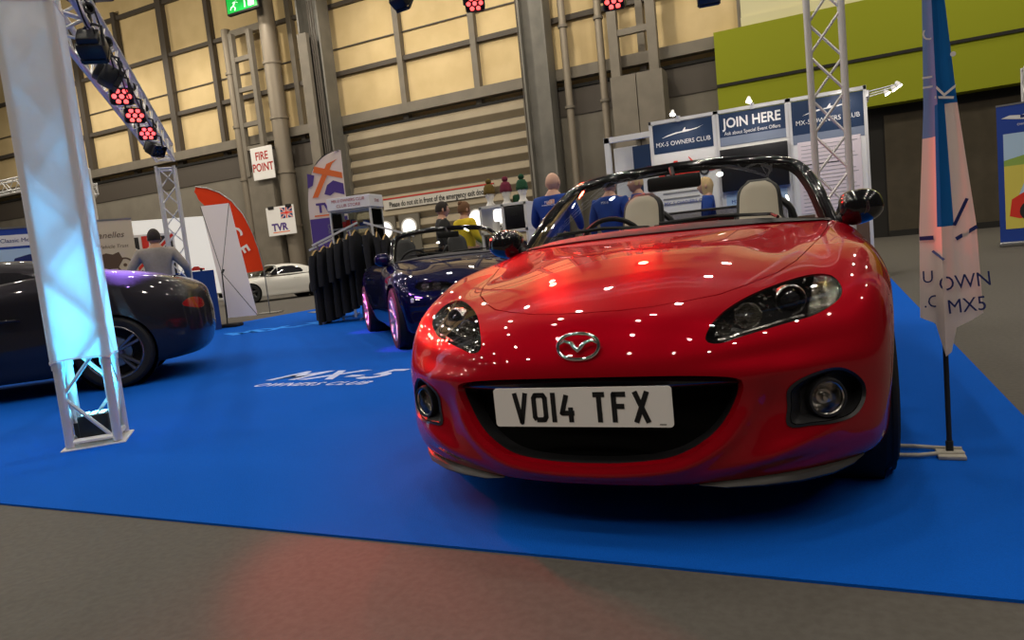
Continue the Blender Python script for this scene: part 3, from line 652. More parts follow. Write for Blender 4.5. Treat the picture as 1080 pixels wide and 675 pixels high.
def badge(root, c, scale=1., rz=0., tilt=0.):
    b = MB(); b.X = Matrix.Translation(c) @ Matrix.Rotation(rz,4,'Z') @ Matrix.Rotation(tilt,4,'Y') @ Matrix.Scale(scale,4)
    oval = []
    for i in range(48):
        a = 2*PI*i/48; y = .066*math.copysign(abs(math.cos(a))**.85, math.cos(a)); z = .040*math.copysign(abs(math.sin(a))**.92, math.sin(a)); oval.append((0,y,z))
    b.path(oval, .0062, 8, closed=True, flat=(1.,1.,(1,0,0)))
    w = [(-.060,.008),(-.044,.018),(-.022,.010),(-.008,-.006),(0,-.013),(.008,-.006),(.022,.010),(.044,.018),(.060,.008)]
    b.path([(.003,y,z) for y,z in w], [.003,.006,.007,.008,.008,.008,.007,.006,.003], 8)
    b.build('badge', 'chrome', root, smooth=60)
CAR_A = R(1.235)
def place(root, loc, ang):
    """heading ang measured from -Y (towards the viewer) to +X"""
    root.location = loc; root.rotation_euler = (0,0,-PI/2+ang)
def red_car():
    root = thing('sports_car', 'glossy red open-top sports car facing the camera with white front number plate', 'car')
    body, rims, PS = make_roadster(root, NET_RED, 'red_paint', HEAD_NC, MOUTH_NC, FOG_NC, HOOD_NC, 'five', 'dark_rim')
    finish_roadster(root, body, rims, PS, 'red_paint', 'gloss_black', 'gloss_black', 'beige_leather')
    for x in (0,-2.33):
        for sd in (-1,1): make_wheel(root, x, sd*.738, sd, 'five', 'dark_rim', .305, .205, .225)
    # gloss bar over the plate, the plate, badge
    g = MB(); V = []
    n = 24
    for j,(z,dx) in enumerate(((.500,.002),(.488,.016),(.468,.012),(.455,-.012))):
        for i in range(n+1):
            y = -.43+.86*i/n; x = .822-.085*(abs(y)/.43)**2.2; zz = z-.026*(abs(y)/.43)**2.0*(1 if j < 2 else .35); V.append((x-.022+dx, y*.985, zz))
    g.add(V, [(j*(n+1)+i,j*(n+1)+i+1,(j+1)*(n+1)+i+1,(j+1)*(n+1)+i) for j in range(3) for i in range(n)]); g.build('grille_bar', 'gloss_black', root, smooth=60)
    po = number_plate(root, 'VO14 TFX', (.836,-.002,.420), 0)
    fl = MB(); fl.box((.8365,.232,.371),(.0006,.018,.002)); fl.build('plate_small_print', 'black_matt', po)
    badge(root, (.800,0,.588), .92, 0, R(-16))
    for sd in (-1,1):
        s = MB(); V = []
        P0 = [(.745,.30),(.735,.37),(.70,.47),(.655,.56),(.59,.645),(.52,.70),(.47,.73)]
        for i,(x,y) in enumerate(P0):
            t = math.sin(PI*min(1,max(0,i/6)))**.6
            zt = .178+.012*(i/6); d = .005+.020*t
            V += [(x-.03,y*sd-.01*sd,zt+.01),(x+.004,y*sd,zt),(x+.010,y*sd,zt-d*.6),(x-.004,y*sd,zt-d),(x-.03,y*sd,zt-d)]
        s.add(V, [(i*5+j,(i+1)*5+j,(i+1)*5+(j+1)%5,i*5+(j+1)%5) for i in range(6) for j in range(5)]+[(0,1,2,3,4),(30,31,32,33,34)])
        s.build('bumper_spat', 'grey_plastic', root, smooth=50, label='grey lower bumper lip')
    place(root, (-.689,2.671,0), CAR_A)
    return root
# ---------------------------------------------------------------- the hall itself
YW = 27.
def struct(name, mb, m, **k):
    o = mb.build(name, m, **k); o['kind'] = 'structure'; return o
b = MB(); b.box((-20,12,-.06),(80,50,.12)); struct('floor', b, 'hall_floor')
b = MB(); b.box((-27,YW+.15,3.45),(47.6,.3,6.9)); struct('wall_back', b, 'wall_grey')
b = MB()
xs = [-51]+[-50+3.45*i for i in range(14)]+[-3.2]
b.box((-24,YW+.45,12.),(58,.2,10.4)); struct('wall_upper', b, 'yellow_panel')
# thin seams and horizontal rails that divide the yellow insulation panels
for i,(z,w,d,y) in enumerate(((7.42,.42,.45,YW-.05),(9.62,.20,.2,YW+.25),(10.75,.05,.05,YW+.3),(12.6,.18,.2,YW+.25),(15.2,.2,.2,YW+.25))):
    b = MB(); b.box((-26,y,z),(48 if i < 5 else 50,d,w)); struct('trim_%d'%(i+1), b, 'girt_steel' if i == 0 else 'dark_steel')
b = MB(); b.box((-27,YW-.02,6.93),(47.5,.16,.12)); struct('trim_6', b, 'frame_black')
b = MB(); b.box((-27,YW-.02,6.35),(47.5,.05,1.0)); struct('trim_7', b, 'dark_steel')
k = 8
for x in (-41,-37.5,-34.,-30.6,-27.4,-22.4,-16.65,-13.05,-6.1,-2.5):
    w = .38 if x in (-37.5,-30.6) else .26
    b = MB(); b.box((x,YW+.2,11.2),(w,.3,8.6 if x != -2.5 else 7)); struct('trim_%d'%k, b, 'girt_steel' if x > -24 else 'dark_steel'); k += 1
# green wall on the right with the dark recess under it
b = MB(); b.box((11.6,YW-.15,5.98),(30,.9,3.36)); struct('wall_green_band', b, 'green_wall')
b = MB(); b.box((11.6,YW-.62,5.82),(30,.06,.10)); struct('trim_%d'%k, b, 'frame_black'); k += 1  # dark strip stands in for the shadow line of the overhang
b = MB(); b.box((12,YW+.2,9.3),(29,.5,3.3)); b.box((12,YW-.1,7.85),(29,.3,.4)); struct('wall_cream_band', b, 'cream_wall')
b = MB(); b.box((12,YW+.2,2.2),(31,.3,4.4)); struct('wall_recess', b, 'frame_black')
b = MB(); b.box((14.75,YW-.0,2.05),(26,.12,3.9)); struct('wall_folding_partition', b, 'wall_dark')
b = MB(); b.box((14.75,YW-.1,.1),(26,.1,.2)); struct('baseboard_back', b, 'frame_black')
# big roller shutter
b = MB(); x0, x1 = -19.9, -10.6; z = .35
prof = [(0,0)]
while z < 6.6:
    prof += [(-.03,z),(-.24,z+.24),(-.25,z+.27),(-.20,z+.50),(-.03,z+.57)]; z += .585
prof += [(-.02,6.9),(0,6.9)]
n = len(prof); V = [(x,YW-.05+p,q) for x in (x0,x1) for p,q in prof]
b.add(V, [(i,i+1,n+i+1,n+i) for i in range(n-1)])
sh = struct('door_1', b, 'shutter')
b = MB(); b.box((x1-.05,YW-.25,3.4),(.5,.2,6.8)); b.box((x0+.05,YW-.25,3.4),(.4,.2,6.8)); o = b.build('shutter_guide', 'shutter_edge', sh)
for i in range(11):
    b = MB(); b.box(((x0+x1)/2, YW-.10, .35+.585*i-.02),(x1-x0-.4,.06,.05)); b.build('slat_joint', 'shutter_edge', sh)
# emergency doors with round windows in the foot of the shutter
for i,xx in enumerate((-18.1,-16.85,-13.5,-12.4)):
    b = MB(); b.box((xx,YW-.32,1.45),(1.05,.1,2.9)); d = struct('door_%d'%(i+2), b, 'shutter_edge')
    b = MB(); b.lathe([(.34,-.06),(.40,-.07),(.40,0),(.34,0)],28,'Y',(xx,YW-.37,2.33)); b.build('porthole_ring','white_board',d,smooth=40)
    b = MB(); b.lathe([(.001,0),(.345,0)],28,'Y',(xx,YW-.40,2.33)); b.build('porthole_pane','daylight_pane',d)
    b = MB(); b.box((xx,YW-.41,1.15),(.8,.05,.06)); b.build('push_bar','steel',d)
# notice over the doors
t = thing('notice_board','long narrow notice on the ribbed shutter about the emergency exit doors','sign',(-15.35,YW-.30,3.42))
b = MB(); b.box((0,0,0),(5.5,.05,.42)); b.build('board','board_grey',t)
b = MB(); b.box((0,-.01,.25),(5.5,.05,.06)); b.build('red_rail','sign_red',t)
text_obj('notice_lettering','Please do not sit in front of the emergency exit doors',.33,'print_black',t,(0,-.032,-.03),(PI/2,0,0),xs=.68,bold=.008)
# steel columns
def column(x, w, d, top, y, label, name='steel_column', m='column_steel'):
    t = thing(name, label, 'column', (x,y,0))
    b = MB(); b.box((-w/2+.04,0,top/2),(.08,d,top)); b.build('flange',m,t)
    b = MB(); b.box((w/2-.04,0,top/2),(.08,d,top)); b.build('flange',m,t)
    b = MB(); b.box((0,-.05,top/2),(w-.16,.08,top)); b.build('web',m,t)
    b = MB(); b.box((0,0,.06),(w+.2,d+.2,.12)); b.build('base_plate','dark_steel',t)
    return t
c1 = column(-20.35,1.15,.8,14.0,YW-.75,'tall grey steel column between the duct tower and the roller shutter')
b = MB(); b.box((-.28,-.5,5.6),(.5,.2,11.2)); b.build('cable_tray','girt_steel',c1)
for dx in (.12,.24,.36): b = MB(); b.tube((dx,-.42,0),(dx-.02,-.42,12.5),.035); b.build('conduit','dark_steel',c1)
c2 = column(-9.95,1.05,.8,14.0,YW-.75,'wide grey steel column right of the roller shutter')
for dx in (-.68,-.6): b = MB(); b.tube((dx,-.1,0),(dx,-.1,12),.03); b.build('conduit','dark_steel',c2)
# air duct tower above the fire point
t = thing('duct_tower','pair of round air ducts with a ladder frame above the fire point sign','duct',(-24.3,26.2,0))
for x,r in ((-1.35,.22),(1.2,.38)):
    b = MB(); b.tube((x,.2,0),(x,.2,12.6 if x < 0 else 15),r,20)
    for z in (3,5.5,8,10.5): b.tube((x,.2,z),(x,.2,z+.12),r+.05,20)
    b.build('duct_pipe','duct_metal',t,smooth=40)
for x in (-.75,.35): b = MB(); b.box((x,-.1,8.9),(.22,.25,6.6)); b.build('ladder_rail','girt_steel',t)
for z in (6.9,8.0,9.6,11.0): b = MB(); b.box((-.2,-.1,z),(.9,.2,.2)); b.build('ladder_rung','girt_steel',t)
b = MB(); b.box((-.15,.05,2.9),(1.5,.4,5.8)); b.build('casing','girt_steel',t)
b = MB(); b.box((-.2,.3,12.35),(2.4,.3,.3)); b.build('bracket','girt_steel',t)
t = thing('fire_point_sign','white FIRE POINT sign with red letters fixed on the duct casing','sign',(-23.95,25.85,6.08))
b = MB(); b.box((0,0,0),(1.32,.05,1.5),bev=.02); b.build('board','paper_white',t)
text_obj('lettering','FIRE\nPOINT',.52,'sign_red',t,(0,-.03,.06),(PI/2,0,0),xs=.82,bold=.012)
t = thing('exit_sign','green emergency exit sign with white running figure above the duct tower','sign',(-23.2,25.2,13.0))
b = MB(); b.box((0,0,0),(1.9,.22,.85),bev=.04); b.build('housing','frame_black',t)
b = MB(); b.box((0,-.12,0),(1.74,.03,.7)); b.build('sign_face','exit_green',t)
b = MB(); b.X = Matrix.Translation((-.35,-.14,-.02))
for p,q,w in (((.0,.08),(-.12,-.08),.10),((-.12,-.08),(-.02,-.18),.07),((-.02,-.18),(-.08,-.28),.06),((-.12,-.08),(-.26,-.12),.07),((-.26,-.12),(-.32,-.22),.06),((.0,.08),(.14,.02),.05),((0,.08),(-.16,.06),.05)):
    b.bar((p[0],0,p[1]),(q[0],0,q[1]),.02,w,up=(0,1,0))
b.ball((.05,0,.2),(.06,.02,.06)); b.build('running_figure','exit_white',t)
b = MB(); b.box((.18,-.14,0),(.07,.02,.55)); b.build('arrow','exit_white',t)
b = MB(); b.box((.55,-.14,0),(.34,.02,.55)); b.build('doorway','exit_white',t)
# right hand service wall: pipes, ladder frame, box casing
for x,l in ((-8.85,'brown vertical pipe just right of the wide steel column'),(-7.45,'brown vertical pipe left of the grey box casing')):
    t = thing('wall_pipe', l, 'pipe', (x,26.3,0)); b = MB(); b.tube((0,0,0),(0,0,11.5),.14,14); b.build('pipe','duct_metal',t,smooth=40)
    for z in (3.,6.,9.): b = MB(); b.tube((0,0,z),(0,0,z+.1),.19,14); b.build('pipe_collar','girt_steel',t,smooth=40)
t = thing('ladder_frame','brown steel ladder frame standing on the grey box casing','frame',(-6.1,26.2,6.75))
for x in (-.8,.62): b = MB(); b.box((x,0,2.2),(.34,.3,4.4)); b.build('upright','girt_steel',t)
for z in (1.55,3.4): b = MB(); b.box((-.09,0,z),(1.1,.2,.22)); b.build('cross_bar','girt_steel',t)
t = thing('box_casing','tall plain grey box casing against the back wall left of the green wall','casing',(-6.1,26.2,0))
b = MB(); b.box((-.48,0,3.35),(.93,.9,6.7)); b.build('door_leaf','girt_steel',t)
b = MB(); b.box((.48,0,3.35),(.93,.9,6.7)); b.build('door_leaf','girt_steel',t)
b = MB(); b.lathe([(.02,.1),(.05,.05),(.2,0)],16,'Z',(0,-.55,4.35)); b.build('dome_lamp','white_board',t,smooth=True)
# blue event carpet with flat lettering laid on it
t = thing('event_carpet','bright blue exhibition carpet covering the stand floor under the cars','carpet',(0,0,0))
b = MB(); b.box((-5.02,8.3,.004),(11.36,13.08,.008)); b.build('carpet','carpet_blue',t)
g1 = text_obj('floor_lettering','MX-5',.50,'carpet_letters',t,(-3.80,4.55,.009),(0,0,R(-1)),xs=.90,shear=.35,bold=.014,thick=.0003,space=1.15)
text_obj('floor_lettering','OWNERS CLUB',.165,'carpet_letters',t,(-3.74,4.21,.009),(0,0,R(1)),xs=.86,shear=.35,bold=.004,thick=.0003,space=1.15)
text_obj('floor_lettering','MX-5',.78,'carpet_gobo_blue',t,(-8.15,8.78,.009),(0,0,R(46)),xs=.9,shear=-.3,bold=.03,thick=.0003)  # projected gobo logo put in as flat blue letters
# ---------------------------------------------------------------- aluminium truss
def truss_span(mb, p, q, up, w=.24, r=.025, step=.30, ends=True, rd=.0115):
    """four chord square truss from p to q; up is one of its side directions"""
    p, q = Vector(p), Vector(q); d = (q-p); L = d.length; d.normalize(); u = Vector(up).normalized(); s = d.cross(u)
    C = [(u*i+s*j)*w/2 for i,j in ((1,1),(1,-1),(-1,-1),(-1,1))]
    for c in C: mb.tube(p+c, q+c, r, 10)
    n = max(1, round(L/step)); h = L/n
    for k in range(4):
        a, b = C[k], C[(k+1)%4]
        for i in range(n):
            x, y = (a,b) if (i+k)%2 else (b,a)
            mb.tube(p+d*h*i+x, p+d*h*(i+1)+y, rd, 6)
        if ends:
            for e in (p+d*.03, q-d*.03): mb.tube(e+a, e+b, rd*1.4, 6)
    return mb
def tower(loc, rz, h, label, plate=.33, w=.24, **k):
    t = thing('truss_tower', label, 'truss', loc, rz, k.get('group'))
    b = MB(); truss_span(b, (0,0,.02), (0,0,h), (1,0,0), w); b.build('truss_frame','truss_alu',t,smooth=40)
    b = MB(); b.box((0,0,.008),(plate,plate,.016),bev=.004); b.build('base_plate','truss_alu',t)
    return t
FP = Vector((-4.0,2.66,0)); D45 = Vector((-.7071,.7071,0))
ft = tower(FP, R(45), 2.66, 'aluminium truss tower glowing cyan inside the white cloth sleeve at left')
for z in (.52,2.5):
    for i in (-1,1):
        for j in (-1,1): b = MB(); b.tube((i*.12,j*.12,z-.05),(i*.12,j*.12,z+.01),.03,10); b.build('coupler','truss_alu',ft,smooth=40)
# cloth sleeve round the tower
sl = thing('cloth_sleeve','tall white cloth sleeve lit pale blue stretched round the left truss tower','cloth',FP,R(45))
b = MB(); z0, z1 = .50, 2.50; nz, ns = 28, 40
def sleeve(u,v):
    z = z0+(z1-z0)*v; q = (u*4)%4; k = int(q); f = q-k; rr = .02; h_ = .153; st = h_-rr
    corner = min(f,1-f)
    A = [(1,-1),(1,1),(-1,1),(-1,-1)]; (ax,ay),(bx,by) = A[k],A[(k+1)%4]; g = (1-math.cos(PI*f))/2; x, y = ax+(bx-ax)*g, ay+(by-ay)*g
    n_ = (abs(x)**14+abs(y)**14)**(-1/14.); cen = math.sin(PI*f); pull = 1-.05*cen*math.sin(PI*v)
    return Vector((x*n_*h_*pull, y*n_*h_*pull, z + (.02*cen if v < .01 else -.02*cen if v > .99 else 0)))
b.grid(sleeve, ns, nz); b.build('sleeve','cloth_white',sl,smooth=60)
for z in (z0+.004,z1-.004): b = MB(); b.path([sleeve(i/40,(z-z0)/(z1-z0)) for i in range(40)], .004, 6, closed=True); b.build('hem','banner_white',sl)
up = thing('uplighter','small black LED uplighter standing inside the foot of the left truss tower','lamp',FP+Vector((0,0,.016)),R(45))
b = MB(); b.box((0,0,.10),(.16,.14,.13),bev=.01); b.build('housing','black_plastic',up,smooth=40)
b = MB(); b.box((0,0,.012),(.20,.05,.024)); b.bar((-.095,0,.012),(-.095,0,.12),.012,.04); b.bar((.095,0,.012),(.095,0,.12),.012,.04); b.build('yoke','black_plastic',up)
b = MB()
for i in (-1,0,1):
    for j in (-1,0,1): b.lathe([(.001,.0),(.017,.0)],10,'Z',(i*.045,j*.04,.167))
b.build('led_lens','led_cyan',up)
rear = FP + D45*7.25
rt = tower(rear, R(45), 2.66, 'aluminium truss tower behind the dark grey coupe holding the far end of the light bar')
bt = thing('truss_beam','long aluminium truss beam carrying stage lamps overhead at left','truss',FP+Vector((0,0,2.905)),R(135))
b = MB(); truss_span(b, (-.15,0,0),(7.4,0,0),(0,0,1),.24); b.build('truss_frame','truss_alu',bt,smooth=40)
bt2 = thing('truss_beam','short aluminium truss beam running left from the cloth covered tower top','truss',FP+Vector((0,0,2.905)),R(225))
b = MB(); truss_span(b,(.16,0,0),(2.6,0,0),(0,0,1),.24); b.build('truss_frame','truss_alu',bt2,smooth=40)
tower((.03,6.2,.008), 0, 3.9, 'bright aluminium truss tower standing between the red car and the join here booth')
ft2 = tower((3.42,15.9,0), 0, 3.2, 'distant aluminium truss tower above the dark blue roller banner at far right')
ob = thing('truss_beam','aluminium truss beam high over the stand with red lamps hung on it','truss',(.03,6.2,4.02),R(177))
b = MB(); truss_span(b,(-.3,0,0),(5.0,.0,0),(0,0,1),.24); b.build('truss_frame','truss_alu',ob,smooth=40)
# far left trusses
t = tower((-17.0,12.0,0),0,4.0,'thin far truss tower just right of the cloth sleeve',plate=.5)
t = thing('truss_beam','far horizontal truss beam at upper left behind the cloth sleeve','truss',(-17.1,12,3.95),PI)
b = MB(); truss_span(b,(0,0,0),(6,0,0),(0,0,1),.30); b.build('truss_frame','truss_alu',t,smooth=40)
t = thing('truss_beam','second far truss beam at left edge sloping away under the first','truss',(-17.3,12.4,3.55),R(150))
b = MB(); truss_span(b,(0,0,0),(6,0,0),(0,0,1),.26); b.build('truss_frame','truss_alu',t,smooth=40)
t2 = tower((-20.6,11.0,0),0,3.9,'far truss tower at the left edge behind the blue banner',plate=.5)

# ---------------------------------------------------------------- lamps on the truss
def par_lamp(loc, aim, label, lit=True, group=None, size=.0955, drop=.17):
    """round-cornered LED par: body, yoke, clamp, lens array"""
    t = thing('stage_lamp', label, 'lamp', loc, 0, group)
    d = (Vector(aim)-Vector(loc)); d.normalize(); q = d.to_track_quat('-Z','Y').to_matrix().to_4x4()
    b = MB(); b.X = q; b.box((0,0,.02),(size*2,size*1.6,.13),bev=.03); b.box((0,0,.10),(size*1.5,size*1.2,.05),bev=.01); h = b.build('lamp_body','black_plastic',t,smooth=40)
    b = MB(); b.path([(-size-.02,0,0),(-size-.02,0,drop*.8),(-.03,0,drop),(.03,0,drop),(size+.02,0,drop*.8),(size+.02,0,0)],.011,6); b.build('yoke','black_plastic',t)
    b = MB(); b.tube((0,0,drop),(0,0,drop+.10),.022,8); b.lathe([(.03,-.03),(.042,-.03),(.042,.03),(.03,.03)],14,'X',(0,0,drop+.11)); b.build('clamp','black_plastic',t,smooth=40)
    for i in range(7):
        a = PI/3*i; r = 0 if i == 6 else .052; 
        b = MB(); b.X = q; b.lathe([(.001,-.049),(.012,-.048),(.021,-.045)],12,'Z',(r*math.cos(a)*1.15,r*math.sin(a),0)); b.build('lens',('led_red_core' if lit else 'smoked_glass'),h)
    b = MB(); b.X = q
    for sx,sy,dx,dy in ((0,1,size*1.7,.012),(0,-1,size*1.7,.012),(1,0,.012,size*1.3),(-1,0,.012,size*1.3)): b.box((sx*size*.9,sy*size*.7,-.055),(dx,dy,.03))
    b.build('front_rim','black_plastic',h)
    return t
def on_beam(L, dz=-.42, side=0.): return FP + D45*L + Vector((.7071*side,.7071*side,2.905+dz))
AIM = (-1.2,2.4,.6)
lamps = [(2.55,AIM,'red lit stage lamp nearest the camera on the left light bar',-.30,.10),(3.35,AIM,'middle red lit stage lamp on the left light bar',-.30,.1),(4.3,AIM,'red lit stage lamp third along the left light bar',-.30,.1)]
for L,a,l,dz,sd in lamps: par_lamp(on_beam(L,dz,sd), (0.2,.4,1.0), l, group='red stage lamps')
par_lamp(on_beam(5.0,-.36,.1),(-3.5,6.5,0),'unlit black stage lamp at the far end of the left light bar',False)
par_lamp(on_beam(1.15,-.30,.13),(-6.2,5.5,.6),'black stage lamp beside the sleeve top',False,size=.095)
par_lamp(on_beam(1.85,-.32,.13),(-3.5,6.8,.6),'second black stage lamp along the left light bar',False,size=.095)
bx = thing('flood_panel','black flat floodlight on top of the left light bar at the picture top','lamp',on_beam(1.75,.26,.05),R(30))
b = MB(); b.box((0,0,.06),(.34,.26,.10),bev=.02); b.build('housing','black_plastic',bx,smooth=40)
b = MB(); b.box((0,0,-.03),(.10,.08,.10)); b.build('bracket','black_plastic',bx)
def cable(pts, label, r=.006):
    o = MB(); P = []
    for i in range(len(pts)-1):
        a, c = Vector(pts[i]), Vector(pts[i+1])
        for k in range(8): s = k/8; q = a.lerp(c,s); q.z -= .10*math.sin(PI*s); P.append(q)
    P.append(Vector(pts[-1])); o.path(P, r, 6); o = o.build('power_cable','rubber',smooth=True); return tag(o, label, 'cable')
cable([on_beam(.5,-.10,.16),on_beam(1.0,-.2,.17),on_beam(1.6,-.16,.17),on_beam(2.1,-.22,.17),on_beam(2.9,-.24,.16)],'black power cable looping along the lamps on the left light bar')
cable([on_beam(.3,.16,.10),on_beam(1.3,.05,.15),on_beam(2.5,-.05,.15),on_beam(4.9,-.18,.14)],'black power cable draped across the left light bar')
hl1 = Vector((-3.62,6.40,3.58)); hl2 = Vector((-2.05,6.32,3.27))
par_lamp((-3.0,6.36,3.27),(-1.2,2.,.6),'red lit stage lamp hanging at the picture top above the shutter',group='red stage lamps',drop=.50)
par_lamp((-1.62,6.29,2.95),(-1.2,1.5,.6),'red lit stage lamp hanging at the picture top by the brown ladder frame',group='red stage lamps',drop=.84)
par_lamp((-.82,6.24,2.80),(-1.3,9,1.8),'dark unlit stage lamp at the picture top above the green wall corner',False,drop=.98)
par_lamp((-3.85,6.42,3.50),(-3.5,9,1.8),'dark unlit stage lamp at the picture top beside the tall steel column',False,drop=.28)
# ---------------------------------------------------------------- people
def skin_mesh(name, pts, edges, rad, m, parent, root=0, sub=2):
    me = bpy.data.meshes.new(name); me.from_pydata([tuple(p) for p in pts], edges, []); o = bpy.data.objects.new(name, me); COL.objects.link(o)
    md = o.modifiers.new('s','SKIN'); md.use_smooth_shade = True
    for i,v in enumerate(me.skin_vertices[0].data):
        r = rad[i]; v.radius = r if isinstance(r,(tuple,list)) else (r,r); v.use_root = (i == root)
    sb = o.modifiers.new('b','SUBSURF'); sb.levels = sub; sb.render_levels = sub
    bpy.context.view_layer.update()
    me2 = bpy.data.meshes.new_from_object(o.evaluated_get(bpy.context.evaluated_depsgraph_get())); me2.name = name
    bpy.data.objects.remove(o); me2.materials.clear(); me2.materials.append(M[m])
    me2.polygons.foreach_set('use_smooth',[True]*len(me2.polygons))
    q = bpy.data.objects.new(name, me2); COL.objects.link(q); q.parent = parent; return q
def person(label, loc, face, h, top, hair, hairstyle='short', trousers='trousers_dark', arms='front', skin='skin', build=1., turn=0., bend=0., collar=None):
    """faces local -Y before the turn 'face' about Z"""
    t = thing('person', label, 'person', loc, face); k = h/1.78; w = build
    def P(x,y,z): return Vector((x*k*(w if abs(x) > .05 else 1), (y - bend*max(0,z-.95)*.9)*k, z*k*(1-.03*bend*max(0,z-.95))))
    J = {'pel':P(0,0,.95),'sp':P(0,-.005,1.15),'ch':P(0,.0,1.35),'nk':P(0,.01,1.49),'hd':P(0,-.005,1.57),
         'hpL':P(.10,0,.90),'knL':P(.11,-.02,.50),'anL':P(.12,.02,.09),'toL':P(.14,-.15,.03),'hpR':P(-.10,0,.90),'knR':P(-.11,-.03,.50),'anR':P(-.12,.01,.09),'toR':P(-.14,-.16,.03),
         'shL':P(.19,.01,1.405),'shR':P(-.19,.01,1.405)}
    if arms == 'front': A = (( .27,-.02,1.16),(.20,-.24,1.05))
    elif arms == 'out': A = ((.32,.02,1.18),(.34,-.16,1.0))
    else: A = ((.26,.03,1.16),(.27,-.03,.92))
    for s,n in ((1,'L'),(-1,'R')):
        J['el'+n] = P(A[0][0]*s,A[0][1],A[0][2]); J['wr'+n] = P(A[1][0]*s,A[1][1],A[1][2])
    rad = {'pel':(.15,.11),'sp':(.135,.10),'ch':(.155,.11),'nk':.075,'hd':.07,'hpL':.085,'knL':.055,'anL':.04,'toL':.03,'hpR':.085,'knR':.055,'anR':.04,'toR':.03,'shL':.075,'shR':.075,'elL':.04,'elR':.04,'wrL':.026,'wrR':.026}
    E = [('pel','sp'),('sp','ch'),('ch','nk'),('nk','hd'),('pel','hpL'),('hpL','knL'),('knL','anL'),('anL','toL'),('pel','hpR'),('hpR','knR'),('knR','anR'),('anR','toR'),('ch','shL'),('shL','elL'),('elL','wrL'),('ch','shR'),('shR','elR'),('elR','wrR')]
    names = list(J); pts = [J[n] for n in names]; rr = []
    def rs(n, m=1.): r = rad[n]; return tuple(q*k*m*(w**.5) for q in r) if isinstance(r,tuple) else r*k*m
    rr = [rs(n) for n in names]; ed = [(names.index(a),names.index(b)) for a,b in E]
    for n in 'LR': # palm, thumb and four fingers
        s = 1 if n == 'L' else -1; wr = J['wr'+n]; d = (wr-J['el'+n]).normalized(); side = Vector((0,0,1)) if abs(d.z) < .7 else Vector((0,-1,0)); side = (side - d*side.dot(d)).normalized(); inn = d.cross(side)*s
        palm = wr+d*.05*k; ip = len(pts); pts.append(palm); rr.append((.034*k,.016*k)); ed.append((names.index('wr'+n), ip))
        for f,(off,ln) in enumerate(((.030,.072),(.010,.080),(-.010,.075),(-.029,.058))):
            b0 = palm+d*.035*k+side*off*k; b1 = b0+d*ln*.5*k; b2 = b1+(d*.7-inn*.5)*ln*.5*k; i0 = len(pts); pts += [b0,b1,b2]; rr += [.010*k,.009*k,.007*k]; ed += [(ip,i0),(i0,i0+1),(i0+1,i0+2)]
        b0 = wr+d*.03*k+side*.035*k; i0 = len(pts); pts += [b0,b0+(d+side*.5)*.04*k]; rr += [.011*k,.009*k]; ed += [(ip,i0),(i0,i0+1)]
    body = skin_mesh('body', pts, ed, rr, skin, t)
    # head with a face, joined into the body mesh
    H = MB(); c = J['hd']+Vector((0,-.012,.060))*k; kk = k*1.1; T = Matrix.Rotation(turn,4,'Z')
    V = []; n, m = 28, 20
    for j in range(m+1):
        for i in range(n):
            ph = PI*j/m; a = 2*PI*i/n; x = math.sin(ph)*math.cos(a); y = math.sin(ph)*math.sin(a); z = math.cos(ph)
            px, py, pz = x*.080, y*.097, z*.114
            if z < 0: px *= 1+.28*z; py = py*(1+.10*z) - .012*(-z)
            if y < 0:
                py -= .024*math.exp(-((z+.12)/.16)**2-(x/.16)**2)          # nose
                py += .009*math.exp(-((z-.12)/.10)**2-((abs(x)-.38)/.2)**2)  # eye sockets
                py -= .006*math.exp(-((z+.42)/.08)**2-(x/.3)**2)            # lips
                py -= .010*math.exp(-((z+.75)/.2)**2-(x/.35)**2)            # chin
            V.append(c+(T@Vector((px,py,pz)))*kk)
    F = [(j*n+i,(j+1)*n+i,(j+1)*n+(i+1)%n,j*n+(i+1)%n) for j in range(m) for i in range(n)]
    H.add(V,F)
    for s in (-1,1): H.ball(c+(T@Vector((s*.079,.008,-.005)))*kk,(.010*k,.02*k,.032*k),10,8)
    ho = H.build('head',skin,t,smooth=80)
    bm = bmesh.new(); bm.from_mesh(body.data); bm.from_mesh(ho.data); bm.to_mesh(body.data); bm.free(); bpy.data.objects.remove(ho)
    body.data.polygons.foreach_set('use_smooth',[True]*len(body.data.polygons))
    for s in (-1,1):
        e = MB(); e.ball(c+(T@Vector((s*.030,-.078,.014)))*kk,.011*k,10,8); e.build('eye','paper_white',t,smooth=True)
    # hair
    if hairstyle != 'bald':
        q = MB(); V = []; lowz = {'short':-.25,'bob':-1.05,'bun':-.35}[hairstyle]
        for j in range(15):
            for i in range(28):
                a = 2*PI*i/28; fr = math.sin(a) < 0; zl = (.42 if fr and abs(math.cos(a)) < .8 else lowz) if fr else lowz
                z1 = math.cos(j/14*math.acos(max(-1,min(1,zl)))) if zl > -1 else 1-2.05*j/14
                s = math.sqrt(max(0,1-min(1,abs(z1))**2)) if z1 > 0 or hairstyle != 'bob' else 1-.25*abs(z1)
                g = 1.10+.035*math.sin(i*3.1+j*1.7)
                V.append(c+(T@Vector((s*math.cos(a)*.076*g,s*math.sin(a)*.098*g,z1*.122*1.06+.004)))*kk)
        q.add(V,[(j*28+i,(j+1)*28+i,(j+1)*28+(i+1)%28,j*28+(i+1)%28) for j in range(14) for i in range(28)])
        if hairstyle == 'bun': q.ball(c+(T@Vector((.01,.06,.105)))*k,.045*k)
        q.build('hair',hair,t,smooth=70)
    # clothes
    def sub(ns, es, mult, name, mm, root):
        idx = {n:i for i,n in enumerate(ns)}; skin_mesh(name,[J[n] for n in ns],[(idx[a],idx[b]) for a,b in es],[rs(n,mult.get(n,1.25)) for n in ns],mm,t,idx[root])
    J['col'] = J['nk']+Vector((0,.0,-.0))*k; rad['col'] = .085
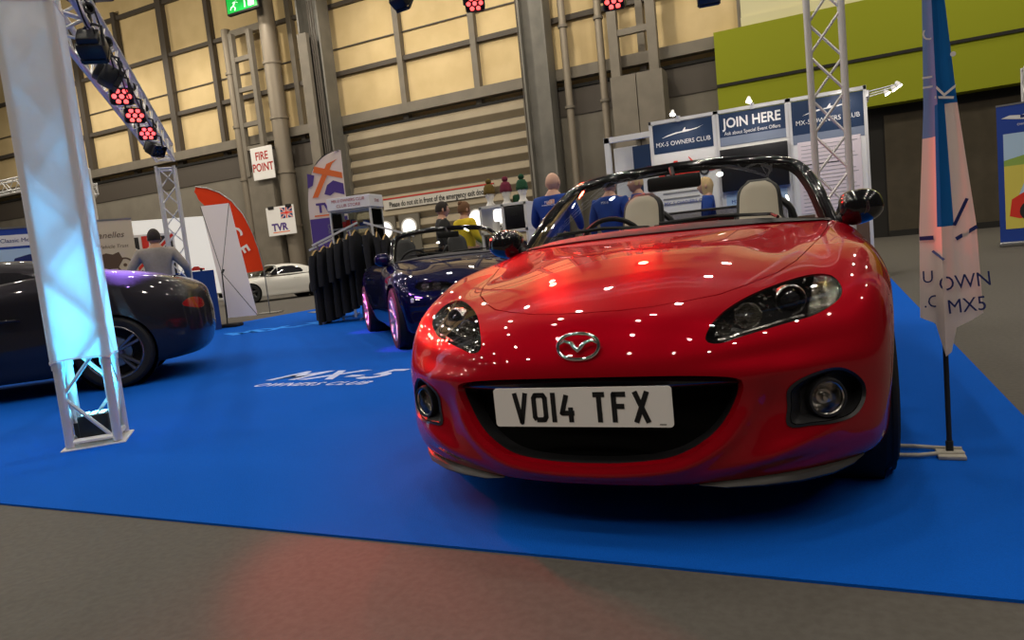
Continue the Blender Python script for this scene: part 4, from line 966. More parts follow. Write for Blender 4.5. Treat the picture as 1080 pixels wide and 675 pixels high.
    J['cfL'] = J['wrL'].lerp(J['elL'],.08); J['cfR'] = J['wrR'].lerp(J['elR'],.08); rad['cfL'] = rad['cfR'] = .032; J['hem'] = P(0,0,.88); rad['hem'] = (.165,.125)
    sub(['hem','sp','ch','col','shL','elL','cfL','shR','elR','cfR'],[('hem','sp'),('sp','ch'),('ch','col'),('ch','shL'),('shL','elL'),('elL','cfL'),('ch','shR'),('shR','elR'),('elR','cfR')],
        {'hem':1.12,'sp':1.22,'ch':1.14,'col':1.05,'shL':1.25,'shR':1.25,'elL':1.45,'elR':1.45,'cfL':1.3,'cfR':1.3},'jacket' if 'jacket' in label else 'top',top,'ch')
    sub(['pel','hpL','knL','anL','hpR','knR','anR'],[('pel','hpL'),('hpL','knL'),('knL','anL'),('pel','hpR'),('hpR','knR'),('knR','anR')],{'pel':1.03,'hpL':1.12,'hpR':1.12,'knL':1.35,'knR':1.35,'anL':1.6,'anR':1.6},'trousers',trousers,'pel')
    for n,s in (('L',1),('R',-1)):
        b = MB(); a = J['an'+n]; b.ball((a.x+.012*s*k,a.y-.07*k,.035*k),(.05*k,.15*k,.045*k),14,8); b.build('shoe','shoe_black',t,smooth=True)
    return t, c
def face_to(dx, dy): return math.atan2(dx, -dy)   # turn so that local -Y points to (dx,dy)
p, _ = person('bald man in a blue jacket seen from behind next to the white cube shelf',(-3.06,8.15,0),face_to(.1,1),1.78,'shirt_blue','hair_dark','bald',arms='front',skin='skin_pale',build=1.12)
text_obj('back_print','MX-5',.045,'paper_white',p,(-.0,.155,1.40),(PI/2,0,PI)); text_obj('back_print','OWNERS CLUB',.026,'paper_white',p,(-.0,.156,1.365),(PI/2,0,PI))
p, _ = person('brown-haired person in a blue jacket seen through the red car windscreen',(-2.52,8.72,0),face_to(.2,1),1.70,'shirt_blue','hair_brown','short',arms='down',build=1.05)
text_obj('back_print','MX-5',.045,'paper_white',p,(0,.15,1.34),(PI/2,0,PI))
person('fair-haired person in blue beside the brown-haired one behind the windscreen',(-2.30,9.25,0),face_to(-.6,-.6),1.72,'shirt_blue','hair_blond','short',arms='down')
person('blond woman in a blue top turned sideways in front of the booth panels',(-1.52,10.0,0),face_to(-1,-.1),1.60,'shirt_blue','hair_blond','bob',arms='front')
person('person with dark hair in a dark jacket standing behind the blue car',(-5.98,10.5,0),face_to(.75,.65),1.82,'jacket_dark','hair_dark','short',arms='down')
person('person with auburn hair and yellow jacket standing behind the blue car',(-5.31,10.03,0),face_to(.45,.9),1.73,'jacket_yellow','hair_auburn','bun',arms='front')
person('man in a grey jumper seen from behind leaning at the blue counter',(-8.48,6.87,0),face_to(-.75,.65),1.69,'jumper_grey','hair_dark','short',arms='out',build=1.15,bend=.12)
# ---------------------------------------------------------------- flat printed things
def flat(mb_m, pts, parent, name, y=-.004, t=.001):
    b = MB(); b.prism(pts,(0,y,0),(1,0,0),(0,0,1),t); return b.build(name, mb_m, parent)
def circ(cx, cz, r, n=20, rx=None): rx = rx or r; return [(cx+rx*math.cos(2*PI*i/n), cz+r*math.sin(2*PI*i/n)) for i in range(n)]
def rect(x0,z0,x1,z1): return [(x0,z0),(x1,z0),(x1,z1),(x0,z1)]
def T(parent, s, size, m, x, z, y=-.006, **k): return text_obj('lettering', s, size, m, parent, (x,y,z), (PI/2,0,0), **k)
def roller(name, label, cat, loc, rz, w, h, m, base='steel'):
    t = thing(name, label, cat, loc, rz)
    b = MB(); b.box((0,0,.05+h/2),(w,.006,h-.05)); b.build('banner_sheet', m, t)
    b = MB(); b.box((0,0,.045),(w+.04,.18,.09),bev=.02); b.build('cassette', base, t, smooth=40)
    b = MB(); b.box((0,0,h+.03),(w+.01,.02,.03)); b.build('top_rail', base, t)
    b = MB(); b.tube((0,.03,.05),(0,.03,h+.02),.012); b.build('support_pole', base, t)
    return t
def car_side(t, x, z, s, y=-.005, m='print_red', flip=1, wheel='print_black'):
    """flat printed picture of a low open sports car"""
    o = [(-1,0),(-1,.18),(-.92,.30),(-.55,.36),(-.28,.40),(-.12,.58),(-.09,.58),(-.2,.40),(.25,.38),(.30,.50),(.42,.50),(.50,.38),(.9,.34),(1,.2),(1,0)]
    flat(m,[(x+u*s*flip,z+v*s) for u,v in (o if flip > 0 else o[::-1])],t,'car_picture',y)
    for u in (-.62,.62):
        flat(wheel,circ(x+u*s*flip,z+.03*s,.17*s),t,'wheel_picture',y-.0015); flat('print_grey',circ(x+u*s*flip,z+.03*s,.10*s),t,'wheel_picture',y-.003)
# ---- booth of three panels
def panel(x0, x1, label):
    t = thing('booth_wall', label, 'display panel', ((x0+x1)/2,10.4,0)); w = x1-x0
    b = MB(); b.box((0,0,1.24),(w-.06,.03,2.40)); b.build('board','white_board',t)
    b = MB()
    for s in (-1,1): b.box((s*(w/2-.015),0,1.25),(.035,.05,2.5))
    b.box((0,0,2.475),(w,.05,.045)); b.box((0,0,.04),(w,.05,.05)); b.build('frame','truss_alu',t)
    return t, w
SW = [(-.30,-.03),(-.22,.0),(-.10,.025),(.0,.03),(.035,.075),(.05,.08),(.045,.045),(.12,.04),(.22,.05),(.30,.075),(.20,.035),(.08,.018),(-.06,.012),(-.2,-.012)]
p1, w1 = panel(-2.33,-1.39,'display panel with navy header and red car picture left of the join here panel')
flat('booth_navy',rect(-.42,2.03,.42,2.44),p1,'header',-.020); flat('paper_white',[(x,2.27+z) for x,z in SW],p1,'swoosh_logo',-.023); T(p1,'MX-5 OWNERS CLUB',.088,'paper_white',0,2.15,-.024,xs=.92)
car_side(p1,.02,1.70,.40,-.022,flip=-1)
for i in range(4): flat('print_grey',rect(-.34,1.52-.08*i,.30-.06*(i%3),1.54-.08*i),p1,'text_line',-.020)
T(p1,'MX-5 OWNERS CLUB',.07,'print_blue',0,1.30,-.022)
p2, w2 = panel(-1.39,-.45,'display panel with navy header reading JOIN HERE over a black screen')
flat('booth_navy',rect(-.43,2.12,.43,2.44),p2,'header',-.020); flat('booth_grey',rect(-.43,2.0,.43,2.12),p2,'header_fade',-.020)
T(p2,'JOIN HERE',.185,'paper_white',0,2.30,-.024,bold=.004,xs=.86); T(p2,'Ask about Special Event Offers',.068,'paper_white',0,2.165,-.024,xs=.86)
b = MB(); b.box((0,-.05,1.66),(.88,.07,.58),bev=.01); b.build('screen','booth_black',p2,smooth=40)
T(p2,'MX-5 OWNERS CLUB',.07,'print_blue',0,1.22,-.022)
flat('print_sky',rect(-.40,1.14,.40,1.34),p2,'pale_band',-.019)
p3, w3 = panel(-.45,.49,'display panel with navy header and long printed text behind the right truss tower')
flat('booth_navy',rect(-.43,2.0,.43,2.44),p3,'header',-.020); flat('paper_white',[(x,2.27+z) for x,z in SW],p3,'swoosh_logo',-.023); T(p3,'MX-5 OWNERS CLUB',.088,'paper_white',0,2.15,-.024,xs=.92)
flat('booth_grey',rect(-.43,1.88,.43,2.0),p3,'header_fade',-.020)
flat('pink_paper',rect(-.38,.95,.38,1.90),p3,'text_sheet',-.0205)
for i in range(18):
    if i in (5,): flat('print_black',rect(-.34,1.835-.05*i,.14,1.85-.05*i),p3,'text_line',-.0235); continue
    flat('print_grey',rect(-.34,1.84-.05*i,.34-.10*((i*7)%4)/3,1.846-.05*i),p3,'text_line',-.0235)
flat('print_brown',rect(-.43,.2,.43,.93),p3,'lower_picture',-.020)
b = MB(); b.box((0,0,1.24),(.035,1.2,2.4)); 
sp = thing('side_panel','white side panel at the right end of the booth','display panel',(.47,11.05,0)); b.build('board','white_board',sp)
# white framed booth to the left
t = thing('booth_wall','white framed booth wall with blue notice left of the navy header panel','display panel',(-2.98,12.0,0))
b = MB(); b.box((-.45,0,1.3),(.09,.09,2.6)); b.box((.5,0,1.3),(.09,.09,2.6)); b.box((.02,0,2.56),(1.04,.09,.09)); b.build('frame','white_board',t)
b = MB(); b.box((.22,.01,1.25),(.48,.03,2.3)); b.build('board','booth_navy',t); flat('paper_white',rect(.12,1.5,.40,2.0),t,'notice',-.012)
b = MB(); b.box((-.22,.3,1.25),(.42,.03,2.4)); b.build('back_board','white_board',t)
# spot lamps on arms over the booth
def arm_lamp(loc, rz, L, label, group=None):
    t = thing('arm_lamp', label, 'lamp', loc, rz, group); b = MB(); b.tube((0,0,0),(0,-L,.02),.008,6); b.box((0,0,-.02),(.05,.04,.08)); b.build('arm','truss_alu',t)
    b = MB(); b.X = Matrix.Translation((0,-L,0)) @ Matrix.Rotation(R(-30),4,'X'); b.lathe([(.012,.06),(.02,.05),(.04,-.02),(.038,-.02)],16,'Z'); b.build('shade','white_board',t,smooth=40)
    b = MB(); b.X = Matrix.Translation((0,-L,0)) @ Matrix.Rotation(R(-30),4,'X'); b.lathe([(.001,-.012),(.035,-.015)],16,'Z'); b.build('bulb','lamp_white',t)
    return t
for i,(x,y,rz,L,l) in enumerate(((.50,10.30,R(72),.36,'spot lamp on the longest arm right of the booth'),(.50,10.55,R(65),.34,'middle spot lamp on an arm right of the booth'),(.50,10.80,R(60),.28,'lowest spot lamp on an arm right of the booth'),(-1.9,10.38,0,.40,'spot lamp on an arm over the header beside the red car picture'),(-.9,10.38,0,.40,'spot lamp on an arm over the JOIN HERE header'),(-2.55,11.96,0,.34,'spot lamp at the top of the white framed booth wall'))):
    arm_lamp((x,y,2.40 if i < 3 else 2.50 if i < 5 else 2.61),rz,L,l,'booth arm lamps')
# ---- banners
CF = R(52)
t = roller('roller_banner','dark blue roller banner with white wings badge and red car photo at far right','banner',(3.28,15.45,0),R(-6),.98,2.5,'print_blue')
flat('paper_white',[(-.42,2.30),(-.30,2.34),(-.12,2.32),(0,2.36),(.12,2.32),(.30,2.34),(.42,2.30),(.2,2.26),(0,2.23),(-.2,2.26)],t,'wings_badge',-.005); flat('print_navy',rect(-.14,2.27,.14,2.32),t,'badge_centre',-.007)
T(t,'OWNERS CLUB',.055,'paper_white',0,2.16)
flat('print_sky',rect(-.40,1.30,.40,2.02),t,'photo_sky'); flat('print_green',[(-.40,1.55),(-.1,1.62),(.40,1.68),(.40,1.30),(-.40,1.30)],t,'photo_trees',-.0055); flat('print_yellow',rect(-.40,.32,.40,1.45),t,'photo_grass',-.0065)
flat('print_sky',[(-.30,.62),(.0,.62),(.1,1.2),(-.05,1.3)],t,'photo_road',-.0075)
flat('print_red',[(-.34,.55),(-.30,.85),(-.05,1.0),(.40,1.05),(.40,.50),(-.2,.5)],t,'car_picture',-.0085)
flat('print_black',circ(.0,.62,.19),t,'wheel_picture',-.010); flat('print_grey',circ(.0,.62,.12),t,'wheel_picture',-.0115)
flat('paper_white',rect(.1,.18,.36,.21),t,'text_line')
t = roller('roller_banner','blue roller banner with white title and car photo left of the cloth sleeve','banner',(-11.62,7.1,0),CF,.95,2.0,'print_blue')
flat('paper_white',rect(-.44,1.74,.44,1.92),t,'title_band'); T(t,'Classic Motor Club',.09,'print_navy',.0,1.83,-.008)
flat('print_sky',rect(-.40,1.2,.42,1.70),t,'photo'); flat('print_navy',[(-.3,1.32),(-.2,1.55),(.0,1.6),(.25,1.55),(.36,1.4),(.3,1.28)],t,'car_picture',-.006); flat('print_orange',rect(-.4,1.2,.42,1.28),t,'photo_ground',-.006)
flat('print_grey',circ(-.12,1.42,.07),t,'photo_detail',-.0075)
for i in range(4): flat('paper_white',rect(-.3,1.1-.09*i,.3-.04*i,1.115-.09*i),t,'text_line')
flat('print_grey',rect(-.40,.35,.42,.78),t,'lower_photo')
t = roller('roller_banner','cream roller banner with a black motorcycle picture beside the cloth sleeve','banner',(-11.6,8.45,0),CF,.84,2.10,'print_cream')
T(t,'Vanelles',.15,'print_brown',.02,1.86,shear=.3); T(t,'for Vehicle Trust',.085,'print_brown',.02,1.66,shear=.2)
for x,z in ((-.22,1.32),(.22,1.32)):
    b = MB(); b.lathe([(.135,0),(.135,-.002),(.105,-.002),(.105,0)],28,'Y',(x,-.005,z)); b.build('wheel_picture','print_brown',t); flat('print_brown',circ(x,z,.03),t,'wheel_picture',-.006)
flat('print_brown',[(-.26,1.32),(-.2,1.5),(-.05,1.55),(.05,1.52),(.15,1.56),(.2,1.42),(.1,1.27),(-.1,1.27)],t,'motorcycle_picture',-.0065)
flat('print_brown',[(-.3,.9),(-.1,1.02),(.2,1.0),(.3,.88),(.1,.82),(-.2,.82)],t,'motorcycle_picture',-.006); flat('print_brown',circ(.22,.86,.09),t,'wheel_picture',-.0075)
# union jack board
t = thing('flag_board','white board with black and red crossed flag pattern left of the man in grey','board',(-11.75,9.32,0),CF)
b = MB(); b.box((0,0,1.2),(1.0,.03,1.35)); b.box((-.42,.0,.3),(.04,.04,.6)); b.box((.42,0,.3),(.04,.04,.6)); b.build('board','paper_white',t)
def uj(t, x0,z0,x1,z1, y, blue='print_navy', red='print_red'):
    cx, cz, w, h = (x0+x1)/2,(z0+z1)/2,(x1-x0)/2,(z1-z0)/2; k = .13*min(w,h)*2
    for sx in (-1,1):
        for sz in (-1,1):
            flat(blue,[(cx+sx*w*.22,cz+sz*h*.97),(cx+sx*w*.82,cz+sz*h*.97),(cx+sx*w*.22,cz+sz*h*.40)],t,'flag_field',y); flat(blue,[(cx+sx*w*.97,cz+sz*h*.22),(cx+sx*w*.97,cz+sz*h*.80),(cx+sx*w*.38,cz+sz*h*.22)],t,'flag_field',y)
    for a,c in (((x0,z0),(x1,z1)),((x0,z1),(x1,z0))):
        d = Vector((c[0]-a[0],c[1]-a[1])).normalized(); n = Vector((-d.y,d.x))*k*.22; flat(red,[(a[0]+n.x,a[1]+n.y),(a[0]-n.x,a[1]-n.y),(c[0]-n.x,c[1]-n.y),(c[0]+n.x,c[1]+n.y)],t,'flag_stripe',y-.002)
    flat(red,rect(cx-k*.5,z0,cx+k*.5,z1),t,'flag_stripe',y-.0035); flat(red,rect(x0,cz-k*.5,x1,cz+k*.5),t,'flag_stripe',y-.005)
uj(t,-.48,.95,.48,1.84,-.018,'print_black','print_red')
# bright stall boards
t = thing('lit_panel','glowing white display wall beside the plain white banner','display panel',(-12.85,11.0,0),R(48))
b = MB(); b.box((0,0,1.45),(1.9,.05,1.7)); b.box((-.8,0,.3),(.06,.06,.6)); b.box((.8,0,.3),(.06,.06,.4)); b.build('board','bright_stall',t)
for x,z,m in ((-.95,1.75,'print_blue'),(-.85,1.45,'print_red'),(-.4,1.7,'print_red'),(-.3,1.5,'print_green'),(.75,1.8,'print_red'),(.8,1.5,'print_orange')): flat(m,circ(x,z,.13,9,.10),t,'print_spot',-.03)
t = thing('counter','long counter covered with a dark blue cloth behind the grey coupe tail','table',(-10.75,8.75,0),R(48))
b = MB()
def drape(u,v):
    x = -.85+1.7*u; 
    return Vector((x, -.30-.012*math.sin(u*60)*(1-v), 1.06*v)) if v < 1 else Vector((x,-.3,1.06))
b.grid(drape,90,6); b.box((0,0,1.065),(1.7,.60,.012)); b.build('blue_cloth','table_blue',t,smooth=40)
b = MB(); b.box((0,.0,.52),(1.6,.5,1.0)); b.build('counter_body','black_plastic',t)
for i,(x,l,m) in enumerate(((.55,'red model car on the blue counter','print_red'),(.1,'white box on the blue counter','paper_white'))):
    o = thing('model_car' if i == 0 else 'small_box', l, 'model' if i == 0 else 'box', (-10.75+x*math.cos(R(48)),8.75+x*math.sin(R(48)),1.071),R(48)); b = MB()
    if i == 0:
        b.prism([(-.16,0.02),(-.15,.05),(-.05,.06),(-.01,.09),(.06,.09),(.09,.06),(.16,.05),(.16,.02)],(0,.05,0),(1,0,0),(0,0,1),.10)
        b.build('body',m,o)
        for wx in (-.1,.1): b = MB(); b.tube((wx,-.06,.025),(wx,.06,.025),.025,12); b.build('wheels','rubber',o)
    else: b.box((0,0,.06),(.2,.14,.12),bev=.005); b.build('body',m,o); b = MB(); b.box((0,0,.125),(.205,.145,.012)); b.build('lid','white_board',o)
# ---- TVR poster, feather flags
t = thing('club_poster','square white poster reading TVR hanging under the fire point sign','poster',(-23.2,25.72,3.32))
b = MB(); b.box((0,0,0),(1.66,.02,1.32)); b.build('sheet','paper_white',t)
T(t,'TVR',.46,'print_purple',-.12,-.30,-.014,bold=.02,xs=1.1); flat('print_orange',rect(-.55,-.54,.45,-.50),t,'underline',-.012)
uj(t,.02,.08,.74,.58,-.012)
for x in (-.5,.55): b = MB(); b.box((x,-.03,.64),(.34,.06,.14),bev=.03); b.build('clip','frame_black',t,smooth=40)
def feather(name, label, loc, rz, H, w, m, lean=1, z0=.9):
    """sail shaped flag on a bowed pole, curved leading edge on the -x side (lean=1)"""
    t = thing(name, label, 'flag', loc, rz); pole = [(0,0,z) for z in np.linspace(.02,H*.55,6)]
    arc = [(lean*(w*.95*(s**2.2)), 0, H*.55+(H*.45)*math.sin(s*PI/2)**.85) for s in np.linspace(.1,1,12)]
    P = pole+arc; b = MB(); b.path(P,.012,8); b.build('pole','rubber',t,smooth=True)
    b = MB(); V = []; n = len(P); ks = [i for i,p in enumerate(P) if p[2] >= z0]
    for i in ks:
        p = P[i]
        for j in range(7): s = j/6; V.append((p[0]+(lean*w-p[0])*s if p[0]*lean < w else p[0], -.02-.02*math.sin(PI*s*2+i*.3), p[2]))
    b.add(V,[(i*7+j,(i+1)*7+j,(i+1)*7+j+1,i*7+j+1) for i in range(len(ks)-1) for j in range(6)]); b.build('flag_cloth',m,t,smooth=60)
    b = MB(); b.box((0,0,.012),(.5,.5,.012),rz=.6,bev=.004); b.tube((0,0,0),(0,0,.12),.02); b.build('base','steel',t)
    return t
t = feather('feather_flag','tall white and purple feather flag reading TVR left of the grey steel column',(-9.78,11.7,0),R(20),3.25,.82,'flag_white',1,1.15)
T(t,'TVR',.26,'print_purple',.42,2.12,-.055,bold=.012); flat('print_orange',rect(.12,1.96,.70,1.99),t,'underline',-.05)
flat('print_purple',rect(.01,1.15,.80,1.92),t,'purple_field',-.046); text_obj('lettering','TVR',.30,'paper_white',t,(.60,-.052,1.55),(PI/2,R(90),0),bold=.012)
text_obj('lettering','CAR CLUB',.10,'print_grey',t,(.40,-.052,1.55),(PI/2,R(90),0)); flat('print_orange',rect(.01,1.15,.80,1.27),t,'orange_field',-.048)
flat('print_orange',[(.12,2.35),(.24,2.35),(.62,3.0),(.74,3.08),(.5,3.0)],t,'flag_stripe',-.046); flat('print_orange',[(.20,2.86),(.24,2.98),(.80,2.80),(.80,2.68)],t,'flag_stripe',-.049)
flat('print_purple',[(.38,2.40),(.46,2.58),(.60,2.66),(.80,2.58),(.80,2.35),(.6,2.42),(.5,2.36)],t,'flag_splash',-.046); flat('print_purple',[(.05,2.55),(.07,2.85),(.22,2.80),(.16,2.6)],t,'flag_splash',-.046)
t = thing('feather_flag','orange-red curved feather flag rising behind the plain white banner','flag',(-11.88,12.4,0),R(30))
b = MB(); crv = [(-1.25,3.02),(-1.0,2.96),(-.75,2.84),(-.5,2.62),(-.30,2.30),(-.16,1.9),(-.06,1.5),(0,1.0)]
V = []
for i,(x,z) in enumerate(crv):
    for j in range(5): s = j/4; wd = .55*min(1,(i+.15)/2.5); V.append((x-wd*s, .02*math.sin(s*5+i), z-.12*s*(1 if i < 4 else .3)))
b.add(V,[(i*5+j,(i+1)*5+j,(i+1)*5+j+1,i*5+j+1) for i in range(7) for j in range(4)]); b.build('flag_cloth','flag_red',t,smooth=60)
b = MB(); b.path([(0,0,.02),(0,0,1.0)]+[(x,0,z) for x,z in crv[::-1][1:]],.014,8); b.build('pole','steel',t,smooth=True)
b = MB(); b.box((0,0,.012),(.5,.5,.02)); b.build('base','steel',t)
for i,(ch,x,z) in enumerate((('C',-.52,1.90),('E',-.40,1.50))): text_obj('lettering',ch,.36,'paper_white',t,(x,-.035,z),(PI/2,R(65),0),bold=.01)
# leaning plain banner on an X frame, seen from behind
t = thing('x_banner','plain white banner on a crossed pole stand leaning beside the white car','banner',(-10.05,9.8,0),R(20))
cor = [(-.30,0,.16),(.28,0,.16),(-.13,.35,2.3),(-.70,.35,2.3)]; c0 = [Vector(c) for c in cor]
b = MB(); b.grid(lambda u,v: (c0[0].lerp(c0[1],u)).lerp(c0[3].lerp(c0[2],u),v)+Vector((0,.012*math.sin(PI*u)*math.sin(PI*v),0)),10,16); b.build('banner_sheet','banner_white',t,smooth=60)
hub = Vector((-.21,-.16,1.0)); b = MB()
for c in c0: b.tube(hub, c+Vector((0,-.01,0)), .006, 6)
b.build('crossed_poles','rubber',t,smooth=True)
b = MB(); b.tube(hub, (-.15,-.35,.02), .012, 8); b.tube(hub,(-.2,-.1,1.06),.02,8); b.build('support_leg','rubber',t,smooth=40)
b = MB(); b.box((-.1,-.28,.04),(.34,.26,.07),bev=.03); b.build('weight_bag','rubber',t,smooth=40)
# ---- flag in the foreground at right
t = thing('feather_flag','tall blue and white limp flag on a black pole beside the red car','flag',(.335,2.80,.008))
b = MB(); b.path([(0,0,.0),(0,0,.9),(-.004,.012,1.7),(-.01,.03,2.4),(-.05,.03,2.9)],[.0085,.0085,.0075,.006,.004],10); b.build('pole','rubber',t,smooth=True)
b = MB(); b.box((.0,-.01,.007),(.085,.115,.014),bev=.004); b.build('base_plate','foot_plastic',t,smooth=40)
b = MB(); b.tube((.0,0,.0),(0,0,.05),.012,12); b.build('pole_socket','rubber',t,smooth=40)
for y in (-.055,.05):
    b = MB(); b.path([(.04,y*.5,.014),(-.03,y*.6,.014),(-.10,y,.012),(-.36,y*1.3,.012)],.0075,10); b.build('base_leg','foot_plastic',t,smooth=True)
Z = [.35,.42,.46,.50,.6,.7,.8,.9,1.0,1.1,1.2,1.3,1.4,1.5,1.6,1.8,2.0,2.2,2.4]
def edge(z):
    l = np.interp(z,[.35,.47,.8,1.2,1.6,2.4],[-.052,-.072,-.062,-.034,-.024,-.03]); r = np.interp(z,[.35,.46,.8,1.2,1.6,2.4],[-.028,.112,.100,.060,.032,.01]); return l, r
US = [0,.12,.24,.30,.36,.46,.56,.60,.68,.8,.9,1.0]
def flagp(u,z):
    l, r = edge(z); fold = np.interp(u,[0,.24,.36,.60,.8,1],[.015,.0,-.045,-.022,-.03,-.012]); zz = z
    if z < .5: # hanging corner: the fold line drops lowest
        lowz = np.interp(u,[0,.24,.36,.5,.56,1],[.49,.47,.36,.38,.455,.50]); zz = lowz+(z-.35)/(.15)*(.5-lowz); zz = min(zz,.5); l, r = edge(.5)
    return Vector((l+(r-l)*u, fold*(1 if z < 1.3 else .7)-.012, zz))
b = MB(); V = [flagp(u,z) for z in Z for u in US]; nu = len(US); b.V = V
for i in range(len(Z)-1):
    for j in range(nu-1):
        zc = (Z[i]+Z[i+1])/2; uc = (US[j]+US[j+1])/2; b.F.append((i*nu+j,i*nu+j+1,(i+1)*nu+j+1,(i+1)*nu+j))
        mi = 0
        if zc > 1.2: mi = 2 if uc < .36 else 1
        elif zc > 1.0: mi = 2 if (uc < .28 and zc > 1.1) else (1 if .30 < uc < .62 else 0)
        elif zc > .84: mi = 1 if .30 < uc < .60 else 0
        b.m.append(mi)
fc = b.build('flag_cloth','flag_white',t,mats=['flag_white','flag_blue','flag_pale_blue'],smooth=60)
def on_flag(u,z,d=.004): p = flagp(u,z); return (p.x,p.y-d,p.z)
for s,u,z,sz,ry in (('OWN',.72,.61,.068,-4),('MX5',.73,.53,.068,-4),('U',.13,.63,.06,0),('.C',.18,.545,.06,0)):
    text_obj('flag_lettering',s,sz,'print_navy',t,on_flag(u,z,.010),(PI/2,R(ry),R(3)),xs=.85,thick=.0002)
for s,u,z,sz in (('K',.66,1.235,.080),('.',.60,1.36,.14),('U',.24,1.28,.065),('C',.26,1.43,.055)):
    text_obj('flag_lettering',s,sz,'paper_white',t,on_flag(u,z,.012),(PI/2,R(-90 if s in 'UC' else -80),R(3)),xs=1.,thick=.0002)
for a,c,wd in (((0.0,.765),(.24,.765),.014),((.62,.755),(1.0,.79),.012),((.60,.80),(.88,.885),.010),((.22,.72),(.38,.69),.008)):
    b = MB(); b.bar(on_flag(*a,.006),on_flag(*c,.010),wd,.001,up=(0,1,0)); b.build('flag_swoosh','print_navy',t)
# ---- club shop: display case, clothes stands
t = thing('display_case','glass display case under a white CLUB STORE sign behind the clothes stands','display case',(-7.08,9.62,0),R(8))
b = MB()
for x in (-.36,.36):
    for y in (-.2,.2): b.box((x,y,.9),(.03,.03,1.8))
for z in (.35,.8,1.2,1.5,1.78): b.box((0,0,z),(.74,.42,.02))
b.build('case_frame','truss_alu',t)
for y in (-.21,.21): b = MB(); b.box((0,y,1.1),(.72,.004,1.36)); b.build('glass_pane','glass_clear',t)
for x in (-.37,.37): b = MB(); b.box((x,0,1.1),(.004,.4,1.36)); b.build('glass_pane','glass_clear',t)
b = MB(); b.box((0,0,1.90),(.78,.46,.20),bev=.006); s = b.build('header_sign','paper_white',t)
text_obj('lettering','MX-5 OWNERS CLUB',.066,'sign_red',s,(0,-.234,1.94),(PI/2,0,0),xs=.95); text_obj('lettering','CLUB STORE',.07,'sign_red',s,(0,-.234,1.86),(PI/2,0,0),xs=1.1)
text_obj('lettering','STORE',.066,'sign_red',s,(.394,0,1.90),(PI/2,0,PI/2),xs=.8)
rn = random.Random(5)
for i in range(14):
    o = thing('boxed_gift', 'small boxed item on a shelf of the glass display case', 'gift', (-7.08+rn.uniform(-.26,.26),9.62+rn.uniform(-.1,.1),[1.21,1.51][i%2]), rn.random(), 'items in the display case')
    b = MB(); hh = rn.uniform(.05,.14); b.box((0,0,hh/2),(.07,.06,hh),bev=.006); b.build('box',['white_board','print_blue','steel','print_red'][i%4],o); b = MB(); b.box((0,0,hh+.004),(.072,.062,.008)); b.build('lid','steel',o)
def garment():
    t = thing('jacket_on_hanger','black jacket','jacket'); b = MB(); V = []
    prof = [(0,.05,.02),(-.03,.10,.03),(-.07,.20,.045),(-.12,.225,.05),(-.3,.22,.045),(-.6,.225,.05),(-1.0,.24,.055),(-1.18,.25,.06)]
    for i,(z,w,d) in enumerate(prof):
        for j in range(20): a = 2*PI*j/20; V.append((math.cos(a)*d*(1+.15*math.sin(3*a+i)), math.sin(a)*w, z))
    b.add(V,[(i*20+j,i*20+(j+1)%20,(i+1)*20+(j+1)%20,(i+1)*20+j) for i in range(len(prof)-1) for j in range(20)]); b.build('body_cloth','garment_black',t,smooth=70)
    for s in (-1,1): b = MB(); b.path([(0,.19*s,-.09),(.01,.25*s,-.3),(.02,.26*s,-.62)],[.05,.05,.042],10); b.build('sleeve','garment_black',t,smooth=70)
    b = MB(); b.path([(0,-.2,-.075),(0,-.1,-.02),(0,0,.01),(0,.1,-.02),(0,.2,-.075)],.012,6); b.path([(0,0,.01),(0,0,.05),(.02,0,.07),(0,0,.085),(-.02,0,.07)],.003,5); b.build('hanger','wood_gold',t,smooth=40)
    return t
g0 = garment(); first = True
def clothes_stand(loc, rz, label, n, gl, grp, H=1.62):
    global first
    t = thing('clothes_stand', label, 'clothes stand', loc, rz); b = MB()
    for s in (-1,1): b.tube((s*.3,0,.05),(s*.3,0,H-.25*(s+1)/2-.0),.014,8); b.bar((s*.3,-.25,.03),(s*.3,.25,.03),.03)
    b.tube((-.3,0,.3),(.3,0,.3),.01,8); b.build('stand_frame','steel',t,smooth=40)
    b = MB(); b.bar((-.38,0,H+.02),(.38,0,H-.27),.05,.03); b.build('sloping_arm','truss_alu',t)
    for i in range(n):
        s = i/(n-1); x = -.33+.66*s; z = H-.06-.25*s+.0; w = Matrix.Rotation(rz,4,'Z') @ Vector((x,0,0))
        o = g0 if first else dup(g0); first = False
        o.location = (loc[0]+w.x, loc[1]+w.y, z-.05); o.rotation_euler = (0,0,rz+rn.uniform(-.12,.12)); tag(o, gl, 'jacket', grp)
clothes_stand((-7.95,9.95,0),R(205),'left clothes stand with a sloping arm of wooden hangers',6,'black jacket hanging on the left clothes stand','jackets on the left stand',1.50)
clothes_stand((-7.20,9.15,0),R(205),'middle clothes stand with a sloping arm of wooden hangers',6,'black jacket hanging on the middle clothes stand','jackets on the middle stand',1.54)
clothes_stand((-6.30,9.35,0),R(25),'right clothes stand behind the blue car mirror',6,'black jacket hanging on the right clothes stand','jackets on the right stand',1.52)
